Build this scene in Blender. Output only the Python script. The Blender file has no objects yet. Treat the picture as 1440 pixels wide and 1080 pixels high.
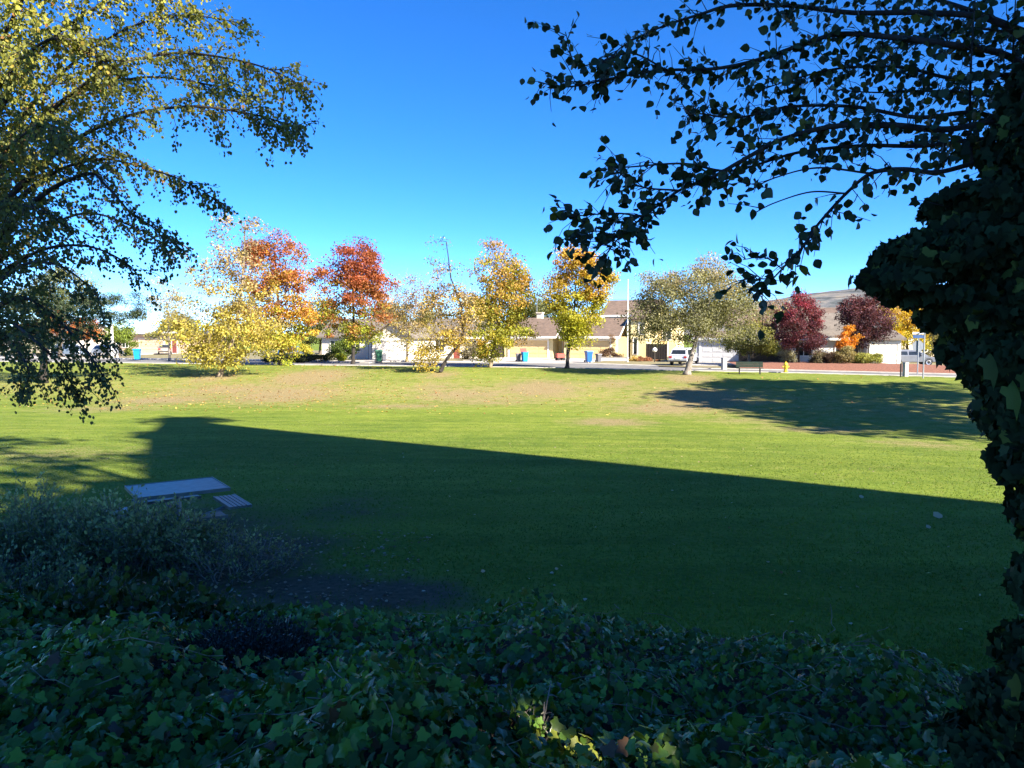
import bpy, math, random
import numpy as np
from mathutils import Vector, Matrix
R_ = np.random.default_rng(7)
random.seed(7)
sc = bpy.context.scene
COL = sc.collection
PI = math.pi

# ------------------------------------------------------------------ camera
CAMZ = 2.9; FPX = 1080.0; HOR = 470.0
TH = math.atan((540 - HOR) / FPX)
cam_d = bpy.data.cameras.new('camera'); cam = bpy.data.objects.new('camera', cam_d); COL.objects.link(cam)
cam_d.sensor_width = 36; cam_d.lens = 27; cam_d.clip_end = 20000; cam_d.clip_start = 0.05
cam.location = (0, 0, CAMZ); cam.rotation_euler = (PI / 2 - TH, 0, 0)
sc.camera = cam

def ray(px, py):
    a = px - 720; b = 540 - py
    return np.array([a, FPX * math.cos(TH) + b * math.sin(TH), -FPX * math.sin(TH) + b * math.cos(TH)])
def at(px, py, Y):
    """world point seen at photo pixel (px,py) at world depth Y"""
    d = ray(px, py); return np.array([0, 0, CAMZ]) + d * (Y / d[1])

# ------------------------------------------------------------------ terrain
EX = np.array([-400, -150, -90, -54.7, -36.6, -21.6, -8, -1.3, 6, 14.1, 20.7, 25, 29.9, 40, 60, 100, 400.])
EY = np.array([190, 112, 92, 82, 77, 73, 69.6, 68, 65.6, 61, 58, 55.2, 52, 45.5, 34, 15, -110.])
def edge_y(x): return np.interp(x, EX, EY)
TX = np.array([-400, -60, -22, -10, 0, 5, 9.6, 13.5, 17, 26, 40, 100, 400.])
TY = np.array([80, 52, 44, 42.6, 41.2, 39.5, 36.9, 33.4, 29.5, 22, 14, 0, -140.])
def toe_y(x): return np.interp(x, TX, TY)
IX = np.array([-60, -15, -8, -4, -2.9, -2.3, -0.6, 0.3, 1.1, 1.7, 2.2, 2.7, 3.2, 3.7, 6, 10, 60.])
IY = np.array([12, 10.5, 9.0, 8.0, 7.7, 7.7, 7.7, 7.75, 7.55, 7.3, 7.2, 6.95, 6.7, 6.35, 5.0, 3.4, 0.])
def ivy_y(x): return np.interp(x, IX, IY)
def sstep(t): t = np.clip(t, 0, 1); return t * t * (3 - 2 * t)
def ground(x, y):
    x = np.asarray(x, float); y = np.asarray(y, float)
    ty = toe_y(x); ey = edge_y(x)
    z = -0.1 - 1.1 * sstep((y - 9) / np.maximum(ty - 9, 2.0))
    z = z + 1.2 * sstep((y - ty) / np.maximum(ey - 1.5 - ty, 2.0)) * np.where(y > ty, 1, 0)
    z = np.where(y > ey + .25, -0.06, z)
    d = ivy_y(x) - y
    z = z + np.where(d > 0, 1.15 * (1 - np.exp(-np.clip(d, 0, 60) / 3.4)) , 0)
    return z
def g1(x, y): return float(ground(x, y))
def ray_ground(px, py):
    d = ray(px, py); o = np.array([0, 0, CAMZ]); lo = 1.5; prev = lo
    for Y in np.concatenate([np.arange(1.5, 30, .1), np.arange(30, 150, .25)]):
        p = o + d * (Y / d[1])
        if p[2] <= g1(p[0], Y): return np.array([p[0], Y, g1(p[0], Y)])
    return o + d * (100 / d[1])

# ------------------------------------------------------------------ object helpers
def setp(o, **k):
    for a, v in k.items():
        if v is not None: o[a] = v
    return o
def thing(name, label, cat, loc=(0, 0, 0), rz=0, group=None):
    o = bpy.data.objects.new(name, None); COL.objects.link(o)
    o.location = [float(v) for v in loc]; o.rotation_euler = (0, 0, rz)
    o.empty_display_size = .3
    return setp(o, label=label, category=cat, group=group)
def link_mesh(name, me, mat, parent=None):
    o = bpy.data.objects.new(name, me); COL.objects.link(o)
    if mat is not None:
        for m in (mat if isinstance(mat, (list, tuple)) else [mat]): me.materials.append(m)
    if parent is not None: o.parent = parent
    return o
def np_mesh(name, V, tris=None, quads=None, col=None, smooth=False, attrs=None):
    V = np.asarray(V, np.float32).reshape(-1, 3)
    me = bpy.data.meshes.new(name)
    nt = 0 if tris is None else len(tris); nq = 0 if quads is None else len(quads)
    me.vertices.add(len(V)); me.vertices.foreach_set('co', V.ravel())
    idx = []
    if nt: idx.append(np.asarray(tris, np.int32).ravel())
    if nq: idx.append(np.asarray(quads, np.int32).ravel())
    idx = np.concatenate(idx); me.loops.add(len(idx)); me.loops.foreach_set('vertex_index', idx)
    starts = np.concatenate([np.arange(nt) * 3, nt * 3 + np.arange(nq) * 4]).astype(np.int32)
    me.polygons.add(nt + nq); me.polygons.foreach_set('loop_start', starts)
    me.update(calc_edges=True)
    if smooth: me.polygons.foreach_set('use_smooth', np.ones(nt + nq, bool))
    if col is not None:
        a = me.color_attributes.new('tint', 'FLOAT_COLOR', 'POINT')
        c = np.ones((len(V), 4), np.float32); c[:, :3] = col; a.data.foreach_set('color', c.ravel())
    for k, v in (attrs or {}).items():
        a = me.attributes.new(k, 'FLOAT', 'POINT'); a.data.foreach_set('value', np.asarray(v, np.float32).ravel())
    me.validate(); me.update()
    return me

class MB:
    """collects boxes, prisms, tubes and lofts, links them as ONE mesh"""
    def __init__(s): s.v = []; s.f = []
    def add(s, vs, fs):
        n = len(s.v); s.v += [tuple(float(c) for c in v) for v in vs]; s.f += [tuple(i + n for i in f) for f in fs]; return s
    def box(s, x0, x1, y0, y1, z0, z1, M=None):
        vs = [(x, y, z) for z in (z0, z1) for x, y in ((x0, y0), (x1, y0), (x1, y1), (x0, y1))]
        if M is not None: vs = [tuple(M @ Vector(v)) for v in vs]
        return s.add(vs, [(3, 2, 1, 0), (4, 5, 6, 7), (0, 1, 5, 4), (1, 2, 6, 5), (2, 3, 7, 6), (3, 0, 4, 7)])
    def prism(s, prof, axis, a, b):
        """extrude polygon prof along axis ('x': prof=(y,z), 'y': prof=(x,z), 'z': prof=(x,y)) from a to b"""
        n = len(prof)
        mk = {'x': lambda p, t: (t, p[0], p[1]), 'y': lambda p, t: (p[0], t, p[1]), 'z': lambda p, t: (p[0], p[1], t)}[axis]
        vs = [mk(p, a) for p in prof] + [mk(p, b) for p in prof]
        return s.add(vs, [tuple(range(n))[::-1], tuple(range(n, 2 * n))] + [(i, (i + 1) % n, n + (i + 1) % n, n + i) for i in range(n)])
    def tube(s, pts, rad, n=8, caps=True):
        pts = [np.asarray(p, float) for p in pts]; m = len(pts)
        if not hasattr(rad, '__len__'): rad = [rad] * m
        vs = []; up = np.array([.31, .17, .93])
        for i, p in enumerate(pts):
            t = pts[min(i + 1, m - 1)] - pts[max(i - 1, 0)]; t = t / (np.linalg.norm(t) + 1e-9)
            a = np.cross(t, up if abs(t @ up) < .95 else np.array([1., 0, 0])); a /= np.linalg.norm(a); b = np.cross(t, a)
            for k in range(n):
                an = 2 * PI * k / n; vs.append(p + rad[i] * (math.cos(an) * a + math.sin(an) * b))
        fs = [(i * n + k, i * n + (k + 1) % n, (i + 1) * n + (k + 1) % n, (i + 1) * n + k) for i in range(m - 1) for k in range(n)]
        if caps: fs += [tuple(range(n))[::-1], tuple(range((m - 1) * n, m * n))]
        return s.add(vs, fs)
    def lathe(s, prof, n=12, c=(0, 0, 0)):
        pts = [(c[0], c[1], c[2] + z) for r, z in prof]; vs = []
        for r, z in prof:
            for k in range(n): vs.append((c[0] + r * math.cos(2 * PI * k / n), c[1] + r * math.sin(2 * PI * k / n), c[2] + z))
        m = len(prof)
        fs = [(i * n + k, i * n + (k + 1) % n, (i + 1) * n + (k + 1) % n, (i + 1) * n + k) for i in range(m - 1) for k in range(n)]
        fs += [tuple(range(n))[::-1], tuple(range((m - 1) * n, m * n))]
        return s.add(vs, fs)
    def build(s, name, mat, parent=None, smooth=False, bevel=0):
        me = bpy.data.meshes.new(name); me.from_pydata(s.v, [], s.f)
        if smooth:
            me.polygons.foreach_set('use_smooth', np.ones(len(me.polygons), bool))
        me.update()
        o = link_mesh(name, me, mat, parent)
        if bevel:
            b = o.modifiers.new('bevel', 'BEVEL'); b.width = bevel; b.segments = 2; b.limit_method = 'ANGLE'; b.angle_limit = .6
        return o

# ------------------------------------------------------------------ materials
def new_mat(name):
    m = bpy.data.materials.new(name); m.use_nodes = True; nt = m.node_tree
    return m, nt, nt.nodes, nt.links, nt.nodes['Principled BSDF']
def N(nodes, t, **k):
    n = nodes.new(t)
    for a, v in k.items():
        if hasattr(n, a) and a not in n.inputs: setattr(n, a, v)
        else: n.inputs[a].default_value = v
    return n
def mix_rgb(nt, fac, a, b, blend='MIX'):
    n = nt.nodes.new('ShaderNodeMix'); n.data_type = 'RGBA'; n.blend_type = blend
    for sock, v in ((n.inputs[0], fac), (n.inputs[6], a), (n.inputs[7], b)):
        if isinstance(v, bpy.types.NodeSocket): nt.links.new(v, sock)
        elif isinstance(v, (tuple, list)): sock.default_value = (*v[:3], 1)
        else: sock.default_value = v
    return n.outputs[2]
def ramp(nt, fac, stops):
    n = nt.nodes.new('ShaderNodeValToRGB'); e = n.color_ramp.elements
    while len(e) < len(stops): e.new(.5)
    for i, (p, c) in enumerate(stops): e[i].position = p; e[i].color = (*c, 1) if len(c) == 3 else c
    nt.links.new(fac, n.inputs[0]); return n.outputs[0]
def noise(nt, scale, detail=4, rough=.55, vec=None, dist=0):
    n = nt.nodes.new('ShaderNodeTexNoise'); n.inputs['Scale'].default_value = scale; n.inputs['Detail'].default_value = detail
    n.inputs['Roughness'].default_value = rough; n.inputs['Distortion'].default_value = dist
    if vec is None:
        tc = nt.nodes.new('ShaderNodeTexCoord'); vec = tc.outputs['Object']
    nt.links.new(vec, n.inputs['Vector']); return n.outputs['Fac']
def bump(nt, h, strength, dist=.02, bsdf=None):
    b = nt.nodes.new('ShaderNodeBump'); b.inputs['Strength'].default_value = strength; b.inputs['Distance'].default_value = dist
    nt.links.new(h, b.inputs['Height']); nt.links.new(b.outputs[0], (bsdf or nt.nodes['Principled BSDF']).inputs['Normal'])
def simple(name, c, rough=.6, metal=0, var=.15, scale=6, bmp=.15, bscale=60, spec=.5):
    m, nt, nd, lk, p = new_mat(name)
    f = noise(nt, scale, 6)
    lo = tuple(v * (1 - var) for v in c); hi = tuple(min(1, v * (1 + var)) for v in c)
    lk.new(ramp(nt, f, [(.3, lo), (.7, hi)]), p.inputs['Base Color'])
    p.inputs['Roughness'].default_value = rough; p.inputs['Metallic'].default_value = metal
    p.inputs['Specular IOR Level'].default_value = spec
    if bmp: bump(nt, noise(nt, bscale, 4), bmp, .01)
    return m
def leaf_mat(name, rough=.5, trans=.4, spec=.4, tmul=(1.3, 1.25, .5)):
    m, nt, nd, lk, p = new_mat(name)
    a = nd.new('ShaderNodeAttribute'); a.attribute_name = 'tint'
    lk.new(a.outputs['Color'], p.inputs['Base Color'])
    p.inputs['Roughness'].default_value = rough; p.inputs['Specular IOR Level'].default_value = spec
    t = nd.new('ShaderNodeBsdfTranslucent')
    lk.new(mix_rgb(nt, 1.0, a.outputs['Color'], tmul, 'MULTIPLY'), t.inputs['Color'])
    mx = nd.new('ShaderNodeMixShader'); mx.inputs[0].default_value = trans
    lk.new(p.outputs[0], mx.inputs[1]); lk.new(t.outputs[0], mx.inputs[2])
    lk.new(mx.outputs[0], nd['Material Output'].inputs['Surface'])
    return m
def bark_mat(name, lo, hi, sc_=4):
    m, nt, nd, lk, p = new_mat(name)
    tc = nd.new('ShaderNodeTexCoord'); mp = nd.new('ShaderNodeMapping'); mp.inputs['Scale'].default_value = (1, 1, .3)
    lk.new(tc.outputs['Object'], mp.inputs[0])
    f = noise(nt, sc_, 6, .65, mp.outputs[0])
    lk.new(ramp(nt, f, [(.35, lo), (.65, hi)]), p.inputs['Base Color']); p.inputs['Roughness'].default_value = .9
    bump(nt, noise(nt, sc_ * 4, 5, .6, mp.outputs[0]), .6, .03); return m
def stucco(name, c, var=.07): return simple(name, c, .85, 0, var, 1.2, .25, 40, .2)
def shingle(name, c):
    m, nt, nd, lk, p = new_mat(name)
    tc = nd.new('ShaderNodeTexCoord')
    mp = nd.new('ShaderNodeMapping'); mp.inputs['Scale'].default_value = (1, 1.4, 1.4); lk.new(tc.outputs['Object'], mp.inputs[0])
    br = nd.new('ShaderNodeTexBrick'); br.inputs['Scale'].default_value = 2.2; br.inputs['Mortar Size'].default_value = .015
    br.inputs['Color1'].default_value = (*c, 1); br.inputs['Color2'].default_value = (*[v * .72 for v in c], 1); br.inputs['Mortar'].default_value = (*[v * .4 for v in c], 1)
    lk.new(mp.outputs[0], br.inputs['Vector'])
    f = noise(nt, 1.5, 6)
    lk.new(mix_rgb(nt, 1.0, br.outputs['Color'], ramp(nt, f, [(.3, (.75, .75, .75)), (.7, (1.15, 1.12, 1.1))]), 'MULTIPLY'), p.inputs['Base Color'])
    p.inputs['Roughness'].default_value = .9; bump(nt, br.outputs['Fac'], .3, .02); return m
M = {}
M['leaf'] = leaf_mat('leaf_matte', .55, .42, .3)
M['leaf_gloss'] = leaf_mat('leaf_glossy', .34, .22, .5)
M['leaf_ivy'] = leaf_mat('ivy_leaf', .30, .22, .34)
def vary_gloss(m, scale, lo, hi):
    nt = m.node_tree; nt.links.new(ramp(nt, noise(nt, scale, 2), [(.40, (hi,) * 3), (.62, (lo,) * 3)]), nt.nodes['Principled BSDF'].inputs['Roughness'])
vary_gloss(M['leaf_ivy'], 9, .20, .62)
M['leaf_dark'] = leaf_mat('leaf_dark', .5, .12, .35, (1.0, 1.1, .5))
M['bark_brown'] = bark_mat('bark_brown', (.045, .032, .022), (.13, .10, .075))
M['bark_dark'] = bark_mat('bark_dark', (.015, .012, .010), (.045, .036, .028), 9)
M['bark_pale'] = bark_mat('bark_pale', (.11, .09, .075), (.30, .26, .22), 11)
M['bark_tan'] = bark_mat('bark_tan', (.13, .10, .06), (.30, .23, .15))
M['wall_yellow'] = stucco('yellow_wall_paint', (.72, .60, .32))
M['door_yellow'] = stucco('garage_door_ochre', (.68, .50, .25))
M['wall_white'] = stucco('white_wall_paint', (.74, .69, .62))
M['wall_cream'] = stucco('cream_wall_paint', (.72, .62, .47))
M['wall_tan'] = stucco('peach_wall_paint', (.66, .48, .34))
M['wall_grey'] = stucco('grey_wall_paint', (.50, .50, .52))
M['trim'] = stucco('trim_white', (.80, .77, .70), .04)
M['roof_brown'] = shingle('roof_brown', (.20, .14, .105))
M['roof_grey'] = shingle('roof_greybrown', (.20, .17, .14))
M['glass'] = simple('window_glass', (.02, .025, .03), .08, 0, .3, 3, 0, 60, .8)
M['dark_wood'] = simple('dark_wood', (.05, .038, .03), .8)
M['red_door'] = simple('red_brown_door', (.26, .06, .045), .5)
M['grey_door'] = simple('grey_door', (.13, .13, .15), .5)
M['blue_bin'] = simple('blue_plastic', (.012, .11, .38), .4, 0, .1)
M['cyan_bin'] = simple('light_blue_plastic', (.01, .24, .52), .4, 0, .1)
M['green_bin'] = simple('green_plastic', (.03, .13, .07), .45, 0, .1)
M['grey_bin'] = simple('grey_plastic', (.12, .12, .14), .45, 0, .1)
M['rubber'] = simple('black_rubber', (.015, .015, .016), .8)
M['rim'] = simple('silver_rim', (.55, .55, .57), .3, .8, .1)
M['concrete'] = simple('concrete', (.42, .39, .35), .9, 0, .2, 2, .3)
M['metal_grey'] = simple('galvanised_metal', (.35, .36, .37), .45, .6, .15)
M['white_paint'] = simple('white_paint', (.75, .74, .70), .5, 0, .1)
M['yellow_paint'] = simple('hydrant_yellow', (.75, .48, .03), .4, 0, .1)
M['red_paint'] = simple('red_paint', (.55, .07, .05), .5, 0, .1)
M['bench_green'] = simple('bench_dark_green', (.018, .035, .022), .5, 0, .2)
M['sign_back'] = simple('sign_back_metal', (.22, .24, .27), .5, .3, .1)
M['sign_blue'] = simple('sign_blue', (.03, .08, .22), .5, 0, .1)
M['globe'] = simple('lamp_globe', (.85, .85, .83), .25, 0, .03, 3, 0)
M['lens_red'] = simple('tail_light_red', (.4, .02, .015), .2, 0, .1, 3, 0)
M['lens_clear'] = simple('headlight_clear', (.7, .7, .72), .12, 0, .05, 3, 0)
def car_paint(name, c):
    m = simple(name, c, .28, .3, .05, 3, 0); m.node_tree.nodes['Principled BSDF'].inputs['Coat Weight'].default_value = .8; return m

def perforated():
    m, nt, nd, lk, p = new_mat('coated_mesh_steel')
    f = noise(nt, 9, 5)
    lk.new(ramp(nt, f, [(.3, (.11, .13, .115)), (.7, (.19, .21, .185))]), p.inputs['Base Color'])
    p.inputs['Roughness'].default_value = .42; bump(nt, noise(nt, 120, 3), .2, .004); return m
M['mesh_steel'] = perforated()

# ------------------------------------------------------------------ world, sun
SUN_EL = math.radians(33.0)
SUN_H = (ray_ground(1440, 704) - ray_ground(300, 592))[:2]; SUN_H /= np.linalg.norm(SUN_H); print('sun heading', SUN_H)
SUN = np.array([SUN_H[0] * math.cos(SUN_EL), SUN_H[1] * math.cos(SUN_EL), math.sin(SUN_EL)])
w = bpy.data.worlds.new('World'); sc.world = w; w.use_nodes = True
nt = w.node_tree; bg = nt.nodes['Background']
sky = nt.nodes.new('ShaderNodeTexSky'); sky.sky_type = 'NISHITA'; sky.sun_disc = False
sky.sun_elevation = SUN_EL; sky.sun_rotation = math.atan2(SUN_H[0], SUN_H[1]) % (2 * PI)
sky.altitude = 3500; sky.air_density = .75; sky.dust_density = .1; sky.ozone_density = 5.5
hs = nt.nodes.new('ShaderNodeHueSaturation'); hs.inputs['Saturation'].default_value = 1.205; hs.inputs['Hue'].default_value = .5055; hs.inputs['Value'].default_value = 1.0
nt.links.new(sky.outputs[0], hs.inputs['Color']); nt.links.new(hs.outputs[0], bg.inputs[0]); bg.inputs[1].default_value = .102
sd = bpy.data.lights.new('sun', 'SUN'); so = bpy.data.objects.new('sun', sd); COL.objects.link(so)
sd.energy = 5.0; sd.angle = math.radians(.5); sd.color = (1.0, .92, .78)
so.rotation_euler = Vector(-SUN).to_track_quat('-Z', 'Y').to_euler()
sc.view_settings.view_transform = 'Standard'; sc.view_settings.look = 'None'; sc.view_settings.exposure = 1.88; sc.view_settings.gamma = 1

# ------------------------------------------------------------------ ground sheet
def axis_pts(segs):
    out = []
    for a, b, s in segs: out.append(np.arange(a, b, s))
    return np.concatenate(out + [[segs[-1][1]]])
xs = axis_pts([(-4000, -400, 600), (-400, -120, 20), (-120, -60, 4), (-60, -14, .8), (-14, 14, .3), (14, 60, .8), (60, 120, 4), (120, 400, 20), (400, 4000, 600)])
ys = axis_pts([(-600, -40, 40), (-40, 0, 2), (0, 16, .25), (16, 95, .7), (95, 150, 3), (150, 500, 30), (500, 5000, 500)])
GX, GY = np.meshgrid(xs, ys); GZ = ground(GX, GY)
nx, ny = len(xs), len(ys)
ii = (np.arange(ny - 1)[:, None] * nx + np.arange(nx - 1)[None]).ravel()
quads = np.stack([ii, ii + 1, ii + nx + 1, ii + nx], 1)
ty, ey = toe_y(GX), edge_y(GX)
t = (GY - ty) / (ey - ty)
dry = np.exp(-((t - .30) / .24) ** 2) * .9 + .35 * sstep((t - .1) / .3) * (t < 1.05)
dry *= np.where(GX < -25, .8, 1)
# bare earth patches seen on the bank and under the shrubs
soil = np.zeros_like(GX)
def patch(px, py, rx, ry, s):
    p = ray_ground(px, py); q = ray_ground(px, py + ry); q0 = ray_ground(px, py - ry)
    wx = rx / FPX * p[1]; wy = max(.4, (q0[1] - q[1]) / 2)
    d = ((GX - p[0]) / wx) ** 2 + ((GY - p[1]) / wy) ** 2
    np.maximum(soil, s * np.exp(-d * 1.1), out=soil)
for a in [(440, 530, 60, 12, .85), (330, 548, 110, 10, .55), (230, 563, 90, 7, .6), (560, 572, 70, 4, .5), (760, 547, 60, 13, .75), (690, 565, 90, 6, .45), (860, 594, 60, 6, .6),
          (985, 560, 70, 18, .8), (935, 575, 80, 10, .6), (400, 555, 90, 14, .7), (860, 540, 50, 8, .5), (650, 555, 80, 9, .6), (1150, 605, 90, 6, .45), (610, 545, 40, 12, .4), (968, 532, 40, 7, .7), (300, 532, 40, 7, .6), (620, 527, 30, 6, .6), (1050, 592, 80, 6, .35), (150, 575, 90, 6, .4), (1290, 625, 90, 6, .4)]: patch(*a)
for a in [(340, 790, 110, 50, 1.0), (420, 830, 120, 26, .9), (540, 838, 120, 22, 1.0), (160, 760, 220, 60, .8), (480, 720, 90, 26, .35), (60, 640, 160, 14, .25)]: patch(*a)
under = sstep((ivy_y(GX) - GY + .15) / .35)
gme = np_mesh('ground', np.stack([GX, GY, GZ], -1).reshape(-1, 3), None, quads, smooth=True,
              attrs={'dry': dry, 'soil': soil, 'under': under, 'near_soil': sstep((20 - GY) / 8)})
def ground_mat():
    m, nt, nd, lk, p = new_mat('park_lawn')
    tc = nd.new('ShaderNodeTexCoord'); O = tc.outputs['Object']
    def attr(n):
        a = nd.new('ShaderNodeAttribute'); a.attribute_name = n; return a.outputs['Fac']
    def math_(op, a, b, clamp=True):
        n = nd.new('ShaderNodeMath'); n.operation = op; n.use_clamp = clamp
        for i, v in enumerate((a, b)):
            if isinstance(v, bpy.types.NodeSocket): lk.new(v, n.inputs[i])
            else: n.inputs[i].default_value = v
        return n.outputs[0]
    big = noise(nt, .22, 5, .6); mid = noise(nt, 1.6, 6, .65); fine = noise(nt, 14, 6, .7); vfine = noise(nt, 70, 3, .7)
    mp = nd.new('ShaderNodeMapping'); mp.inputs['Rotation'].default_value = (0, 0, .35); mp.inputs['Scale'].default_value = (.12, 1.0, 1); lk.new(O, mp.inputs[0])
    mow = noise(nt, .9, 3, .5, mp.outputs[0])
    g = ramp(nt, big, [(.3, (.114, .172, .022)), (.7, (.167, .222, .030))])
    g = mix_rgb(nt, 1.0, g, ramp(nt, mow, [(.35, (.82, .85, .8)), (.65, (1.15, 1.12, 1.1))]), 'MULTIPLY')
    g = mix_rgb(nt, 1.0, g, ramp(nt, mid, [(.3, (.78, .82, .75)), (.7, (1.25, 1.15, 1.1))]), 'MULTIPLY')
    g = mix_rgb(nt, 1.0, g, ramp(nt, fine, [(.3, (.6, .65, .6)), (.7, (1.4, 1.32, 1.3))]), 'MULTIPLY')
    dryc = ramp(nt, fine, [(.3, (.17, .15, .045)), (.7, (.38, .31, .12))])
    dfac = math_('MULTIPLY', attr('dry'), ramp(nt, mid, [(.35, (.15, .15, .15)), (.65, (1, 1, 1))]))
    g = mix_rgb(nt, math_('MULTIPLY', dfac, .75), g, dryc)
    soilc = ramp(nt, fine, [(.3, (.135, .095, .045)), (.7, (.36, .28, .14))])
    soilc = mix_rgb(nt, attr('near_soil'), soilc, ramp(nt, fine, [(.3, (.040, .028, .022)), (.7, (.13, .095, .075))]))  # soil blends to a darker brown towards the viewer
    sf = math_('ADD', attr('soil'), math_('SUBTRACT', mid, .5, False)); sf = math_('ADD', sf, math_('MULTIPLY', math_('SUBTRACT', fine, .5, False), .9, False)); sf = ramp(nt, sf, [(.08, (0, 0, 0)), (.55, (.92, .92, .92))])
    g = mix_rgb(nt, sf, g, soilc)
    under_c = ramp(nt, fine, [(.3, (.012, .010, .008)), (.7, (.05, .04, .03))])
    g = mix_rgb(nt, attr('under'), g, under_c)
    lk.new(g, p.inputs['Base Color']); p.inputs['Roughness'].default_value = .95; p.inputs['Specular IOR Level'].default_value = .12
    h = math_('ADD', math_('MULTIPLY', fine, .6), math_('MULTIPLY', vfine, .4))
    bump(nt, h, .7, .06); return m
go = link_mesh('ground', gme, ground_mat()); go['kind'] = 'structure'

# ------------------------------------------------------------------ leaf instancing
T_RHOMB = (np.array([[0, 0, 0], [.5, .30, .06], [1, 0, 0], [.5, -.30, .06]]), [(0, 2, 1), (0, 3, 2)])
T_CARD = (np.array([[0, 0, 0], [.3, .42, .08], [.72, .34, .05], [1, 0, -.05], [.72, -.34, .05], [.3, -.42, .08]]), [(0, 2, 1), (0, 3, 2), (0, 4, 3), (0, 5, 4)])
def ovate(wid=.36, droop=.12):
    xs_ = [0, .14, .34, .58, .80, .93, 1.0]; ws = [.0, .62, 1.0, .92, .52, .18, 0]
    v = []
    for x_, w_ in zip(xs_, ws): v += [[x_, w_ * wid, .10 * w_ - droop * x_ * x_], [x_, 0, -droop * x_ * x_], [x_, -w_ * wid, .10 * w_ - droop * x_ * x_]]
    f = []
    for i in range(6):
        a = i * 3; b = a + 3
        f += [(a, a + 1, b + 1), (a, b + 1, b), (a + 1, a + 2, b + 2), (a + 1, b + 2, b + 1)]
    return np.array(v), f
T_OV = ovate(.42)
def ivy_leaf():
    ang = [180, 118, 96, 74, 50, 24, 0, -24, -50, -74, -96, -118]
    rad = [.10, .48, .62, .52, .76, .66, 1.0, .66, .76, .52, .62, .48]
    v = [[.0, 0, .05]] + [[r * math.cos(math.radians(a)), r * .95 * math.sin(math.radians(a)), -.20 * r * r + .10 * abs(r * math.sin(math.radians(a))) + .025 * ((i % 2) * 2 - 1)] for i, (a, r) in enumerate(zip(ang, rad))]
    n = len(ang); f = [(0, 1 + (i + 1) % n, 1 + i) for i in range(n)]
    return np.array(v), f
T_IVY = ivy_leaf()
def frames(d, n):
    """rotation matrices with x along d, z near n"""
    d = d / (np.linalg.norm(d, axis=1, keepdims=True) + 1e-9)
    y = np.cross(n, d); y /= (np.linalg.norm(y, axis=1, keepdims=True) + 1e-9)
    z = np.cross(d, y)
    return np.stack([d, y, z], 2)
def unit(v): return v / (np.linalg.norm(v, axis=1, keepdims=True) + 1e-9)
def rnd_dirs(n): return unit(R_.normal(size=(n, 3)))
class Leaves:
    def __init__(s): s.P = []; s.F = []; s.S = []; s.C = []
    def add(s, P, F, S, C): s.P.append(P); s.F.append(F); s.S.append(S); s.C.append(C)
    def mesh(s, name, tpl, mat, parent, gaps=None):
        P = np.concatenate(s.P); F = np.concatenate(s.F); S = np.concatenate(s.S); C = np.concatenate(s.C)
        if gaps is not None:
            off = np.array(parent.location) if parent is not None else 0
            keep = np.ones(len(P), bool)
            for q, r in gaps:
                dd = P + off - q; al = dd @ SUN; dist = np.linalg.norm(dd - al[:, None] * SUN, axis=1); keep &= dist > r + .72
            P, F, S, C = P[keep], F[keep], S[keep], C[keep]
        tv, tf = tpl; k = len(tv)
        V = P[:, None] + S[:, None, None] * np.einsum('nij,kj->nki', F, tv)
        tf = np.array(tf); T = (tf[None] + (np.arange(len(P)) * k)[:, None, None]).reshape(-1, 3)
        me = np_mesh(name, V.reshape(-1, 3), T, None, col=np.repeat(C, k, 0))
        return link_mesh(name, me, mat, parent)

def grad(t, stops):
    t = np.clip(t, 0, 1); p = [s_[0] for s_ in stops]; c = np.array([s_[1] for s_ in stops])
    return np.stack([np.interp(t, p, c[:, i]) for i in range(3)], 1)

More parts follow.
